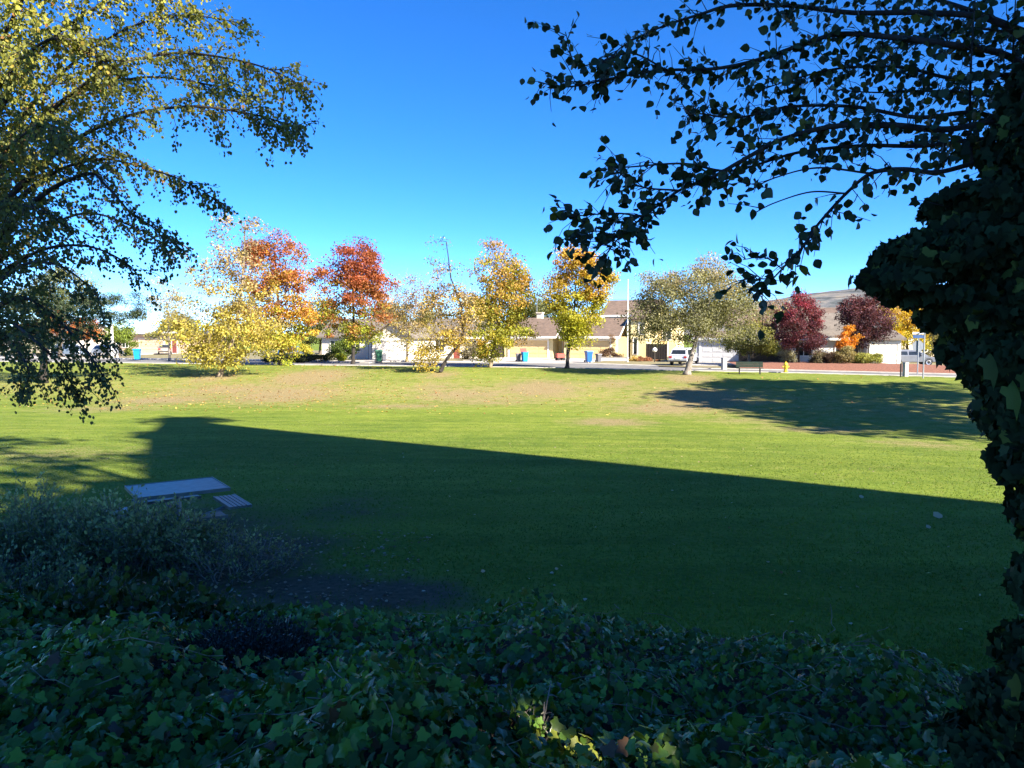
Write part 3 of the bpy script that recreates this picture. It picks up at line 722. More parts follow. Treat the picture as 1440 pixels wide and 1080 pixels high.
car('parked_car', 'pale blue-grey van-like car glimpsed through the left tree leaves', 98, 500, math.radians(-20), car_paint('pale_blue_car_paint', (.26, .32, .40)), 'suv', 98, 4.6)
car('parked_car', 'small silver car parked beside the pale posts at the far left', 150, 503, math.radians(-25), car_paint('silver_car_paint', (.5, .52, .55)), 'hatch', 101, 4.0)

# ------------------------------------------------------------------ bins
def bin_(label, px, D, mat, h=1.1, rz=0.0, lid=None, openlid=False):
    p = at(px, HOR, D); r = thing('wheelie_bin', label, 'bin', (p[0], p[1], .1), rz, None); s_ = h / 1.1
    b = MB(); v = []
    for z_, a, c in ((.06, .22, .26), (.9, .28, .34), (.96, .31, .37), (1.0, .31, .37)):
        for x, y in ((-a, -c), (a, -c), (a, c), (-a, c)): v.append((x * s_, y * s_, z_ * s_))
    f = [(3, 2, 1, 0)] + [(i * 4 + q, i * 4 + (q + 1) % 4, (i + 1) * 4 + (q + 1) % 4, (i + 1) * 4 + q) for i in range(3) for q in range(4)] + [(12, 13, 14, 15)]
    b.add(v, f); b.build('body', M[mat], r, bevel=.015)
    l = MB()
    if openlid: l.prism([(.36 * s_, 1.0 * s_), (.62 * s_, 1.32 * s_), (.58 * s_, 1.36 * s_), (.32 * s_, 1.04 * s_)], 'x', -.32 * s_, .32 * s_)
    else: l.prism([(-.39 * s_, 1.0 * s_), (.38 * s_, 1.0 * s_), (.34 * s_, 1.09 * s_), (-.1 * s_, 1.12 * s_), (-.36 * s_, 1.06 * s_)], 'x', -.33 * s_, .33 * s_)
    l.build('lid', M[lid or mat], r)
    for sx in (-.27, .27):
        q = MB(); q.tube([(sx * s_ - .03, .34 * s_, .11), (sx * s_ + .03, .34 * s_, .11)], .11 * s_, 12); q.build('wheel', M['rubber'], r)
    MB().tube([(-.22 * s_, .42 * s_, .95 * s_), (.22 * s_, .42 * s_, .95 * s_)], .018, 6).build('handle', M['rubber'], r)
bin_('bright blue wheelie bin with lid raised in front of the left ochre garage door', 738, 77.5, 'cyan_bin', 1.12, .3, 'red_paint', True)
bin_('dark blue wheelie bin in front of the right ochre garage door', 828, 76.5, 'blue_bin', 1.15, .3)
bin_('small grey bin between the dark blue bin and the low white wall', 842, 77, 'grey_bin', .85, .4)
bin_('small grey bin just left of the bright blue bin', 729, 78, 'grey_bin', .85, .2)
bin_('light blue wheelie bin standing alone near the silver sedan at the far left', 192, 84, 'cyan_bin', 1.2, .2)
bin_('green wheelie bin in front of the white gabled garage', 532, 78, 'green_bin', 1.2, .35)
bin_('small dark bin just right of the green bin', 539.5, 78.6, 'grey_bin', .8, .35)

# ------------------------------------------------------------------ bench, hydrant, posts, signs
bp = ray_ground(1054, 526.5)
bn = thing('park_bench', 'dark green slatted park bench on the grass facing the lawn', 'bench', bp, math.radians(-12))
mb = MB()
for k in range(4): mb.box(-.95, .95, -.30 + k * .125, -.20 + k * .125, .42, .45)
mb.build('seat', M['bench_green'], bn)
mb = MB()
for k in range(4): mb.box(-.95, .95, .215 + k * .02, .245 + k * .02, .50 + k * .105, .598 + k * .105)
mb.build('backrest', M['bench_green'], bn)
for sx in (-.72, .72):
    mb = MB(); mb.box(sx - .03, sx + .03, -.26, -.20, -.05, .42).box(sx - .03, sx + .03, .15, .21, -.05, .42).box(sx - .028, sx + .028, -.28, .2, .37, .418)
    mb.prism([(.205, .40), (.26, .40), (.33, .92), (.28, .92)], 'x', sx - .025, sx + .025); mb.build('leg', M['rubber'], bn)
p = at(1106, HOR, 57.5)
hy = thing('fire_hydrant', 'yellow fire hydrant at the kerb in front of the red mulch bed', 'hydrant', (p[0], p[1], .05))
MB().lathe([(.17, 0), (.17, .06), (.12, .07), (.12, .52), (.16, .54), (.16, .60), (.14, .66), (.08, .74), (.035, .76), (.035, .82)], 14).build('body', M['yellow_paint'], hy, smooth=False)
for sx in (-1, 1):
    q = MB(); q.tube([(sx * .1, 0, .42), (sx * .2, 0, .42), (sx * .205, 0, .42), (sx * .24, 0, .42)], [.055, .055, .07, .07], 10); q.build('outlet', M['yellow_paint'], hy)
q = MB(); q.tube([(0, -.1, .40), (0, -.21, .40), (0, -.215, .40), (0, -.26, .40)], [.075, .075, .09, .09], 12); q.build('outlet', M['yellow_paint'], hy)
def pedestal(label, px, py, w, h, mat):
    p = ray_ground(px, py); r = thing('utility_pedestal', label, 'utility box', p, .2)
    MB().box(-w / 2, w / 2, -w / 2, w / 2, -.05, h).build('body', M[mat], r, bevel=.02)
    MB().prism([(-w * .6, h), (w * .6, h), (w * .4, h + .08), (-w * .4, h + .08)], 'y', -w * .58, w * .58).build('cap', M[mat], r)
pedestal('pale grey utility post between the spotted tree trunk and the bench', 1018, 521, .36, .95, 'concrete')
pedestal('pale utility post on the grass edge left of the stop sign', 1273, 529.5, .28, .9, 'concrete')
pedestal('dark slim utility post on the grass edge left of the stop sign', 1266.5, 530, .09, .85, 'rubber')
# stop sign seen from the back, on its post, with a blue street sign plate above
p = ray_ground(1290, 528)
sg = thing('stop_sign', 'octagonal stop sign seen from behind with small blue plate above', 'sign', (p[0], p[1], 0), math.radians(-8))
MB().tube([(0, 0, -.2), (0, 0, 3.0)], .04, 8).build('post', M['metal_grey'], sg)
c8 = [(.42 * math.cos(PI / 8 + k * PI / 4), 2.05 + .42 * math.sin(PI / 8 + k * PI / 4)) for k in range(8)]
MB().prism(c8, 'y', .045, .06).build('sign_plate', M['sign_back'], sg)
MB().box(-.4, .4, -.05, -.042, 2.62, 2.84).build('street_name_plate', M['sign_blue'], sg)
MB().box(-.4, .4, .042, .05, 2.9, 3.05).build('street_name_plate', M['white_paint'], sg)
p = ray_ground(1298, 532)
pl = thing('metal_post', 'bare galvanised post just right of the stop sign', 'post', (p[0], p[1], 0)); MB().tube([(0, 0, -.2), (0, 0, 3.0)], .045, 8).build('shaft', M['metal_grey'], pl); MB().lathe([(.05, 0), (.05, .05), (.02, .08)], 8, (0, 0, 3.0)).build('cap', M['metal_grey'], pl)
# tall pale pole and globe lamp by the yellow house
p = at(882.5, HOR, 79.5)
pl = thing('flag_pole', 'tall thin pale pole in front of the yellow house', 'pole', (p[0], p[1], .02))
MB().tube([(0, 0, 0), (0, 0, 3), (0, 0, 8.4)], [.085, .065, .03], 8).build('shaft', M['white_paint'], pl)
MB().lathe([(.16, 0), (.16, .1), (.09, .16)], 10).build('base', M['concrete'], pl); MB().lathe([(.05, 0), (.07, .05), (.05, .12)], 8, (0, 0, 8.4)).build('finial', M['white_paint'], pl)
p = at(921, HOR, 79)
lp = thing('garden_lamp', 'short dark lamp post with white globe near the white car', 'lamp', (p[0], p[1], .02))
MB().tube([(0, 0, 0), (0, 0, 1.05)], .06, 8).build('post', M['dark_wood'], lp)
MB().lathe([(.07, 0), (.20, .08), (.25, .22), (.20, .38), (.06, .46)], 14, (0, 0, 1.05)).build('globe', M['globe'], lp, smooth=True)
for px, D, hh_, lb in ((157.5, 90, 3.9, 'tall white post beside the street at the far left'), (164, 91.5, 1.7, 'shorter white post right of the tall white one at the far left')):
    p = at(px, HOR, D); q = thing('white_post', lb, 'post', (p[0], p[1], 0.03)); MB().box(-.1, .1, -.1, .1, 0, hh_).build('shaft', M['white_paint'], q); MB().box(-.16, .16, -.16, .16, hh_, hh_ + .1).build('cap', M['white_paint'], q)
p = at(788, HOR, 82)
q = thing('garden_wagon', 'small red child wagon at the left of the slim yellow tree trunk', 'toy wagon', (p[0], p[1], .1), .4)
MB().box(-.45, .45, -.25, .25, .3, .36).box(-.45, .45, -.25, -.22, .36, .75).box(-.45, .45, .22, .25, .36, .75).box(-.45, -.42, -.22, .22, .36, .75).box(.42, .45, -.22, .22, .36, .75).build('tray', M['red_paint'], q)
for a in (-.3, .3):
    for c in (-.28, .28): MB().tube([(a, c - .03, .16), (a, c + .03, .16)], .16, 12).build('wheel', M['rubber'], q)
MB().tube([(.45, 0, .33), (.8, 0, .75), (.95, 0, .85)], .02, 6).build('handle', M['rubber'], q)
# roof antenna and overhead wires
p = at(755, HOR, 104)
an = thing('tv_antenna', 'thin roof mast with cross bars above the yellow garages', 'antenna', (p[0], p[1], 4.9)); mb = MB(); mb.tube([(0, 0, 0), (0, 0, 5.2)], .035, 6); mb.build('mast', M['metal_grey'], an)
mb = MB()
for z_, l in ((5.1, .9), (4.4, .7), (3.9, .5), (3.2, 1.0)): mb.tube([(-l, 0, z_), (l, 0, z_)], .02, 5)
mb.build('cross_bar', M['metal_grey'], an)
for i, (y0_, y1_, lb) in enumerate(((421, 393, 'upper overhead wire across the sky toward the hill'), (428, 400, 'lower overhead wire across the sky toward the hill'))):
    a, b = at(860, y0_, 128), at(1420, y1_, 112); mb = MB()
    mb.tube([a + (b - a) * t - np.array([0, 0, 1.4 * 4 * t * (1 - t) * .5]) for t in np.linspace(0, 1, 14)], .028, 5)
    o = mb.build('power_line', M['rubber']); setp(o, label=lb, category='cable')
# pole carrying the wires, right end, hidden among the ivy from here
# ------------------------------------------------------------------ picnic table
tp = at(249, 681, 11.35); tz = g1(tp[0], 11.35) - .02
pt = thing('picnic_table', 'grey coated-steel picnic table with four bench seats beside the shrubs', 'table', (tp[0], 11.35, tz), math.radians(35))
TH_ = .76; mb = MB(); a = .62; c_ = .51
mb.box(-a, a, -c_, c_, TH_ - .03, TH_)
mb.build('table_top', M['mesh_steel'], pt, bevel=.012)
rim = MB()
for q in ((-a - .015, a + .015, -c_ - .015, -c_), (-a - .015, a + .015, c_, c_ + .015), (-a - .015, -a, -c_, c_), (a, a + .015, -c_, c_)): rim.box(q[0], q[1], q[2], q[3], TH_ - .045, TH_ + .006)
rim.build('table_edge', M['mesh_steel'], pt)
MB().lathe([(.22, -.05), (.22, .02), (.06, .05), (.055, TH_ - .12), (.2, TH_ - .05), (.2, TH_ - .03)], 12).build('pedestal', M['metal_grey'], pt)
for k in range(4):
    an_ = k * PI / 2; R4 = Matrix.Rotation(an_, 4, 'Z') @ Matrix.Translation((0, .10, 0))
    s_ = MB()
    for j in range(5): s_.box(-.46, .46, -1.04 + j * .062, -1.04 + j * .062 + .045, .43, .455, R4)
    for j in range(14): s_.box(-.45 + j * .066, -.45 + j * .066 + .022, -1.04, -.75, .418, .4295, R4)
    s_.box(-.48, .48, -1.06, -1.042, .415, .46, R4).box(-.48, .48, -.742, -.725, .415, .46, R4)
    b_ = s_.build('bench_seat', M['mesh_steel'], pt)
    MB().tube([tuple(R4 @ Vector(v)) for v in ((0, -.05, .22), (0, -.6, .30), (0, -.88, .40), (0, -.88, .417))], .035, 8).build('bench_arm', M['metal_grey'], b_)

# ------------------------------------------------------------------ the trees along the street
def gt(px, py): return float(ray_ground(px, py)[1])
SUNK = None
tree('leaning_tree', 'yellow-leaved leaning tree with grey bare upper twigs, largest at the left of the bank', 'tree', gt(308, 530), (308, 530),
     [(318, 505), (330, 470), (338, 420), (343, 370), (345, 310)],
     [(335, 330, 36, 42, .32), (300, 400, 52, 46, .6), (345, 400, 45, 60, .55), (320, 465, 72, 38, 1.3), (275, 480, 36, 30, 1.1), (378, 470, 40, 30, .8), (300, 500, 48, 18, 1.0)], 210, 22, .30,
     [(0, (.42, .37, .07)), (.35, (.42, .34, .07)), (.55, (.36, .28, .09)), (.8, TAN), (1, (.34, .27, .17))], .55, 'bark_tan', .20, bare=2, tmix=.14, br=.2)
tree('broad_tree', 'tall broad tree shading from red at the top to orange and yellow-green below', 'tree', 72, (395, 512),
     [(395, 480), (392, 430), (388, 380), (385, 345)],
     [(385, 360, 36, 38, 1.2), (412, 372, 22, 30), (360, 380, 30, 40), (395, 420, 42, 42, 1.2), (405, 470, 42, 34, 1.1), (368, 455, 34, 40), (424, 440, 16, 40, .6)], 250, 34, .30,
     [(0, YGR), (.22, (.48, .36, .05)), (.45, (.52, .26, .045)), (.7, (.36, .14, .05)), (1, RED)], .6, 'bark_brown', .22, base_z=0)
tree('sparse_tree', 'pale thin-leaved tree behind the leaning yellow tree at its left', 'tree', 84, (238, 506),
     [(238, 480), (236, 440), (233, 410)], [(233, 420, 20, 30, .7), (250, 450, 26, 34, .9), (225, 455, 18, 26, .7), (243, 395, 8, 12, .3)], 80, 22, .27,
     [(0, (.28, .27, .09)), (.5, (.38, .32, .13)), (1, (.44, .34, .15))], .6, 'bark_pale', .12, base_z=0, bare=1)
tree('red_tree', 'red-crowned tree with dark straight trunk, green lowest leaves', 'tree', gt(497, 513), (496.5, 513),
     [(497, 490), (497, 450), (496, 400), (497, 360)],
     [(500, 372, 30, 34, 1.5), (517, 385, 20, 30), (478, 392, 30, 26, .9), (455, 385, 16, 14, .5), (500, 420, 46, 22, .9), (537, 402, 18, 10, .5), (465, 430, 24, 20, .7), (490, 455, 40, 24, 1), (528, 440, 22, 18, .6), (505, 470, 26, 16, .8)], 240, 32, .30,
     [(0, YGR), (.15, (.32, .30, .04)), (.32, (.38, .18, .05)), (.55, (.36, .12, .04)), (1, (.33, .085, .04))], .55, 'bark_dark', .20)
tree('thin_tree', 'sparse olive-brown tree in front of the white gabled garage', 'tree', 80, (572, 510),
     [(573, 490), (576, 460), (580, 420)], [(575, 415, 34, 26, .7), (590, 440, 28, 30, .8), (555, 445, 24, 26, .6), (580, 470, 34, 18, .8), (598, 478, 22, 20, .6)], 95, 22, .26,
     [(0, (.34, .29, .05)), (.4, (.30, .24, .10)), (1, (.34, .20, .11))], .6, 'bark_tan', .14, base_z=0, bare=2)
r = tree('leaning_tree', 'thin dark-trunked tree leaning right with bare wispy top beside the white car-free drive' if False else 'thin tree with dark trunk leaning right and bare wispy top', 'tree', gt(618, 524), (618, 524),
     [(628, 505), (641, 490), (652, 470), (648, 430), (634, 390), (628, 340)],
     [(630, 360, 26, 32, .16), (624, 430, 32, 32, .40), (655, 440, 20, 34, .7), (600, 500, 18, 16, 1.0), (648, 470, 26, 20, .5), (630, 480, 20, 16, .5), (618, 400, 18, 30, .25)], 120, 20, .26,
     [(0, YEL), (.35, (.40, .30, .07)), (.6, (.38, .24, .09)), (1, (.30, .28, .20))], .55, 'bark_dark', .17, bare=2)
tree('slender_tree', 'yellow-green tree tinged orange with pale slanting trunk left of the ochre garage', 'tree', gt(689, 517), (689, 517),
     [(694, 495), (698, 470), (702, 430), (703, 380)],
     [(700, 385, 34, 26, 1.1), (722, 385, 16, 24, .7), (712, 425, 40, 30, 1.3), (690, 455, 40, 24, 1.0), (715, 470, 28, 16, .8), (684, 495, 14, 16, .5), (740, 412, 10, 8, .3), (738, 465, 16, 10, .5), (690, 350, 22, 14, .12)], 230, 30, .29,
     [(0, (.38, .32, .04)), (.3, (.25, .28, .035)), (.6, (.36, .30, .05)), (.85, (.48, .27, .06)), (1, (.46, .30, .10))], .55, 'bark_tan', .17)
tree('maple_tree', 'rounded yellow-gold tree on a slim dark trunk between the two ochre garages', 'tree', gt(797, 518), (797, 518),
     [(799, 495), (803, 470), (808, 430), (810, 385)],
     [(808, 375, 32, 26, 1.2), (785, 400, 18, 20, .8), (835, 400, 28, 24, 1.1), (857, 390, 11, 9, .5), (815, 435, 34, 28, 1.2), (788, 428, 16, 14, .5), (812, 468, 24, 20, 1.0), (798, 455, 20, 20, .7)], 230, 34, .28,
     [(0, (.36, .36, .03)), (.4, (.36, .32, .035)), (.75, (.50, .34, .045)), (1, (.54, .30, .045))], .45, 'bark_dark', .17)
tree('spreading_tree', 'wide grey-green spreading tree with short spotted trunk left of the bench', 'tree', gt(968, 527), (966, 528),
     [(970, 508), (975, 490), (985, 460), (990, 420)],
     [(985, 420, 74, 42, 1.7), (940, 430, 44, 34, 1), (1020, 445, 46, 44, 1), (905, 440, 26, 18, .7), (955, 462, 56, 26, 1.1), (1000, 380, 36, 16, .3), (1062, 450, 26, 34, .35), (922, 472, 34, 22, .8), (1010, 470, 40, 18, .7)], 330, 34, .22,
     [(0, (.17, .165, .075)), (.5, (.22, .215, .11)), (.85, (.29, .27, .14)), (1, (.36, .28, .16))], .6, 'bark_pale', .27, bare=1)
tree('olive_tree', 'small low olive-green tree with pale trunk behind the bench', 'tree', 71, (1054, 514),
     [(1053, 500), (1055, 490), (1057, 478)], [(1058, 480, 40, 15, 1.2), (1035, 488, 20, 10, .6), (1082, 488, 18, 10, .6), (1055, 465, 26, 12, .5)], 110, 30, .22,
     [(0, (.20, .20, .05)), (1, (.30, .29, .08))], .45, 'bark_pale', .16, base_z=0)
tree('bare_tree', 'half-bare pinkish-brown tree left of the first purple tree', 'tree', 78, (1085, 512),
     [(1086, 490), (1088, 460), (1090, 435)], [(1090, 445, 26, 26, 1), (1078, 470, 22, 24, .7), (1108, 455, 12, 24, .5)], 100, 18, .22,
     [(0, (.30, .22, .09)), (.5, (.34, .20, .11)), (1, (.30, .17, .12))], .6, 'bark_brown', .13, base_z=0, bare=2)
PUR = [(0, (.085, .030, .040)), (.5, (.13, .035, .05)), (.8, (.20, .045, .06)), (1, (.27, .04, .07))]
tree('plum_tree', 'purple-red upright tree with forked trunk, behind the yellow hydrant', 'tree', 66.5, (1124, 511),
     [(1123, 500), (1122, 485), (1124, 460), (1124, 435)], [(1124, 455, 30, 34, 1.4), (1112, 440, 16, 22, .7), (1140, 442, 14, 24, .7), (1150, 470, 12, 16, .5), (1108, 475, 16, 14, .6)], 190, 34, .20, PUR, .38, 'bark_dark', .11, base_z=.3, bare=1, upright=-.4)
tree('plum_tree', 'darker purple rounded tree shading the cream house, right of the orange sapling', 'tree', 67, (1206, 508),
     [(1206, 490), (1210, 465), (1214, 440)], [(1216, 450, 32, 34, 1.4), (1200, 440, 20, 22, .7), (1234, 455, 16, 24, .7), (1212, 478, 26, 12, .6)], 200, 36, .20,
     [(0, (.055, .025, .035)), (.6, (.085, .030, .042)), (1, (.15, .05, .06))], .38, 'bark_dark', .15, base_z=.3, bare=1, upright=-.4)
tree('orange_sapling', 'small bright orange sapling against the darker purple tree', 'tree', 65.8, (1193, 511), [(1192, 500), (1191, 488), (1190, 475)],
     [(1187, 470, 10, 11), (1200, 482, 12, 9), (1190, 484, 12, 8)], 34, 34, .17, [(0, (.60, .22, .02)), (1, (.66, .30, .03))], .22, 'bark_brown', .05, base_z=.3)
tree('yellow_tree', 'wide clear-yellow tree behind the grey hatchback', 'tree', 84, (1275, 506), [(1276, 485), (1276, 460), (1274, 435)],
     [(1265, 445, 26, 26, 1), (1290, 450, 26, 24, 1), (1278, 470, 34, 22, 1.1), (1262, 480, 18, 14, .6), (1310, 465, 14, 20, .5)], 200, 32, .26, [(0, (.44, .42, .05)), (.5, (.62, .44, .035)), (1, (.60, .38, .04))], .5, 'bark_brown', .16, base_z=0)
tree('grey_green_tree', 'grey-green tree just right of the wide yellow tree', 'tree', 78, (1332, 512), [(1331, 490), (1328, 465), (1326, 445)],
     [(1326, 455, 22, 26, 1), (1338, 480, 22, 22, 1), (1316, 490, 16, 16, .6)], 110, 30, .24, [(0, (.16, .14, .06)), (1, (.26, .24, .10))], .5, 'bark_brown', .15, base_z=0)
tree('green_tree', 'dull green tree rising behind the ochre garage roofs', 'tree', 112, (752, 505), [(752, 470), (752, 440), (752, 420)],
     [(750, 440, 26, 22, 1), (765, 445, 18, 18, .7), (735, 440, 14, 20, .6)], 120, 34, .34, [(0, (.11, .12, .04)), (1, (.19, .19, .06))], .7, 'bark_brown', .2, base_z=0)
for px, py, rx, ry, D, c0, c1, lb in ((450, 452, 24, 30, 112, (.11, .13, .04), (.20, .20, .06), 'olive-green tree behind the houses between the two red-topped trees'), (545, 448, 22, 22, 116, (.20, .17, .07), (.30, .22, .10), 'tan tree behind the white gabled garage roof'),
    (610, 455, 26, 20, 118, (.13, .14, .05), (.24, .21, .09), 'dull olive tree behind the pale house with the red-brown door'), (665, 448, 22, 24, 114, (.20, .16, .06), (.32, .22, .09), 'brownish tree behind the pale house chimney'), (255, 462, 26, 20, 128, (.12, .14, .05), (.2, .2, .07), 'low green trees behind the peach house roof'),
    (330, 460, 40, 30, 118, (.12, .14, .04), (.2, .2, .06), 'green tree behind the leaning yellow tree'), (1010, 440, 30, 18, 120, (.13, .14, .06), (.22, .2, .09), 'muted green tree behind the spreading tree')):
    tree('background_tree', lb, 'tree', D, (px, 505), [(px, 490), (px + 1, 470), (px, py)], [(px, py, rx, ry, 1), (px - rx * .6, py + ry * .5, rx * .6, ry * .6, .5), (px + rx * .6, py + ry * .4, rx * .6, ry * .6, .5)], 120, 30, .38, [(0, c0), (1, c1)], .7, 'bark_brown', .2, base_z=0)
tree('orange_tree', 'orange-red tree glimpsed behind the left foliage', 'tree', 108, (122, 502), [(122, 485), (123, 470), (122, 458)],
     [(122, 462, 22, 14, 1), (135, 470, 12, 10, .6), (110, 470, 12, 10, .6)], 70, 34, .30, [(0, (.46, .18, .04)), (1, (.55, .17, .05))], .5, 'bark_brown', .14, base_z=0)
tree('orange_tree', 'redder orange tree farther left behind the hanging leaves', 'tree', 108, (68, 502), [(68, 485), (68, 468), (68, 452)],
     [(75, 448, 18, 14, 1), (52, 462, 20, 12, .8), (84, 462, 14, 12, .6)], 80, 34, .30, [(0, (.48, .16, .04)), (1, (.50, .14, .05))], .5, 'bark_brown', .14, base_z=0)
tree('green_tree', 'bright green small tree left of the low peach house', 'tree', 100, (168, 503), [(168, 490), (168, 478), (169, 465)],
     [(168, 466, 14, 18, 1), (160, 476, 12, 10, .6), (178, 476, 12, 12, .6)], 70, 34, .28, [(0, (.14, .19, .03)), (1, (.24, .30, .04))], .45, 'bark_brown', .13, base_z=0)
tree('cedar_tree', 'dark green evergreen with level boughs left of the low peach house', 'tree', 58, (60, 518), [(62, 490), (66, 450), (70, 400)],
     [(140, 440, 62, 18, 1.2), (200, 418, 18, 14, .4), (60, 450, 80, 34, 1), (80, 410, 46, 26, .8), (205, 440, 16, 8, .3), (170, 452, 34, 12, .7)], 260, 44, .20,
     [(0, (.028, .045, .018)), (1, (.045, .065, .026))], .38, 'bark_dark', .3, bare=1, mat='leaf_dark', tpl=T_RHOMB)
tree('green_tree', 'tall pale green tree behind the dark evergreen at the left edge', 'tree', 96, (85, 505), [(85, 470), (88, 430), (90, 400)],
     [(90, 405, 40, 30, 1), (60, 430, 40, 30, 1), (120, 420, 26, 26, .6)], 130, 34, .34, [(0, (.13, .15, .05)), (1, (.24, .24, .09))], .7, 'bark_brown', .25, base_z=0)
# street trees outside the right edge whose shade falls across the bank
# ------------------------------------------------------------------ shrubs and hedges by the street
def shrub(name, label, D, base, lobes, nclu, lpc, lsize, stops, sigma=.28, base_z=0.03, **k):
    l0 = lobes[0]
    return tree(name, label, 'shrub', D, base, [(base[0], base[1] - 2), (base[0] + 1, (base[1] + l0[1]) / 2), (l0[0], l0[1])], lobes, nclu, lpc, lsize, stops, sigma, k.pop('bark', 'bark_brown'), .06, base_z=base_z, **k)
GS = [(0, (.07, .11, .025)), (1, (.14, .19, .035))]
shrub('cone_shrub', 'rounded green shrub left of the red tree trunk', 83, (474, 507), [(474, 493, 12, 12)], 46, 34, .2, GS)
shrub('cone_shrub', 'upright green shrub right beside the red tree trunk', 83, (487, 507), [(487, 490, 9, 15)], 46, 34, .2, GS)
shrub('bright_shrub', 'small yellow-green shrub below the red tree', 80, (479, 508), [(479, 502, 5, 6)], 20, 34, .16, [(0, (.30, .34, .03)), (1, (.44, .46, .05))], .16)
shrub('yellow_shrub', 'yellow shrub beside the blue car', 86, (431, 505), [(431, 494, 8, 9)], 30, 34, .2, [(0, (.38, .36, .04)), (1, (.5, .44, .06))])
shrub('hedge', 'clipped hedge tinted shadow-dark along the verge below the tall broad tree', 78.5, (405, 510), [(385, 503, 16, 6), (405, 504, 18, 6), (425, 505, 14, 5)], 90, 36, .16, [(0, (.025, .035, .012)), (1, (.05, .065, .02))], .2, mat='leaf_dark')  # near-black leaves stand in for the dark shadow under the hedge
shrub('hedge', 'long olive clipped hedge between the blue car and the green shrubs', 81, (445, 508), [(436, 502, 14, 4), (455, 502, 16, 4), (420, 502, 10, 4)], 80, 34, .16, [(0, (.10, .11, .03)), (1, (.17, .17, .05))], .18)
shrub('grey_shrub', 'grey-leaved low shrub left of the slanting pale trunk', 88, (665, 504), [(665, 493, 14, 11)], 50, 30, .2, [(0, (.14, .12, .07)), (1, (.26, .22, .14))])
shrub('twiggy_shrub', 'reddish twiggy shrub right of the ochre garage door', 85, (860, 508), [(858, 499, 11, 9), (868, 502, 8, 6), (861, 480, 4, 14, .3)], 60, 26, .17, [(0, (.10, .055, .035)), (1, (.20, .12, .07))], .24, bare=1)
shrub('ornamental_grass', 'low straw-coloured clump beside the tall pale pole', 82, (893, 510), [(893, 506, 8, 4)], 26, 30, .2, [(0, (.36, .25, .08)), (1, (.48, .34, .10))], .16)
shrub('red_shrub', 'low rusty-red shrub bed right of the tall pale pole', 82, (908, 511), [(906, 507, 10, 4), (918, 507, 8, 4)], 40, 30, .18, [(0, (.24, .10, .06)), (1, (.36, .17, .09))], .16)
shrub('wall_shrub', 'grey-green shrub under the first purple tree', 66, (1150, 512), [(1150, 503, 11, 8)], 50, 32, .15, [(0, (.10, .09, .05)), (1, (.20, .17, .10))], .2, .3)
shrub('wall_shrub', 'dark reddish shrub between the two purple trees', 65.5, (1168, 512), [(1168, 503, 10, 9)], 50, 32, .15, [(0, (.07, .045, .03)), (1, (.14, .09, .06))], .2, .3)
shrub('wall_shrub', 'tan wispy shrub in front of the darker purple tree', 65, (1190, 512), [(1188, 500, 14, 11)], 60, 32, .15, [(0, (.20, .16, .07)), (1, (.34, .29, .13))], .22, .3)
shrub('wall_shrub', 'yellow-green shrub in front of the cream garage wall', 65, (1215, 513), [(1213, 504, 14, 8), (1228, 505, 12, 6)], 70, 32, .15, [(0, (.20, .22, .05)), (1, (.34, .34, .09))], .2, .3)
shrub('pale_shrub', 'pale blossomy shrub at the foot of the cream house left wall', 68.5, (1104, 512), [(1105, 500, 10, 11), (1112, 504, 8, 8)], 60, 30, .15, [(0, (.24, .23, .17)), (1, (.40, .37, .28))], .2, .3)
shrub('yellow_shrub', 'golden low shrub behind the pale slanting trunk', 83, (680, 510), [(681, 492, 10, 14)], 40, 30, .2, [(0, (.44, .32, .04)), (1, (.56, .38, .05))], .25)
shrub('yellow_shrub', 'small olive bush beside the silver sedan on the far left drive', 104, (183, 502), [(183, 496, 7, 6)], 26, 30, .2, [(0, (.12, .15, .03)), (1, (.2, .24, .05))])

# ------------------------------------------------------------------ far hills
hx = np.linspace(-1900, 3200, 150); hv = np.linspace(0, 1, 26)
def hill_h(x):
    a = 66 * np.exp(-((x - 1330) / 640) ** 2) + 46 * np.exp(-((x - 1750) / 600) ** 2) + 18 * np.exp(-((x - 500) / 380) ** 2)
    return a + 5 * np.sin(x / 95) + 3 * np.sin(x / 41 + 1) + 9
V = []
for j, v in enumerate(hv):
    for x in hx:
        y = 2050 + v * 900
        V.append((x, y, -3 + (hill_h(x) + 70 * np.exp(-((x - 1150) / 650) ** 2)) * math.sin(min(1, v * 1.5) * PI / 2) ** 1.3 * (1 + .10 * math.sin(x / 130 + v * 7) * (1 - v)) + 4 * math.sin(x / 60 + v * 20) * v))
Q = [(j * 150 + i, j * 150 + i + 1, (j + 1) * 150 + i + 1, (j + 1) * 150 + i) for j in range(25) for i in range(149)]
def hill_mat():
    m, nt, nd, lk, p = new_mat('hazed_hill_scrub')
    f = noise(nt, .012, 8, .65); g = noise(nt, .05, 6, .7)
    c = ramp(nt, f, [(.40, (.050, .062, .062)), (.50, (.115, .115, .115)), (.62, (.23, .195, .15))])  # blue-grey tones: distance haze put into the scrub colour
    c = mix_rgb(nt, 1.0, c, ramp(nt, g, [(.35, (.6, .62, .62)), (.6, (1.1, 1.08, 1.05))]), 'MULTIPLY')
    lk.new(c, p.inputs['Base Color']); p.inputs['Roughness'].default_value = 1; return m
o = link_mesh('hills', np_mesh('hills', V, None, Q, smooth=True), hill_mat()); o['kind'] = 'structure'

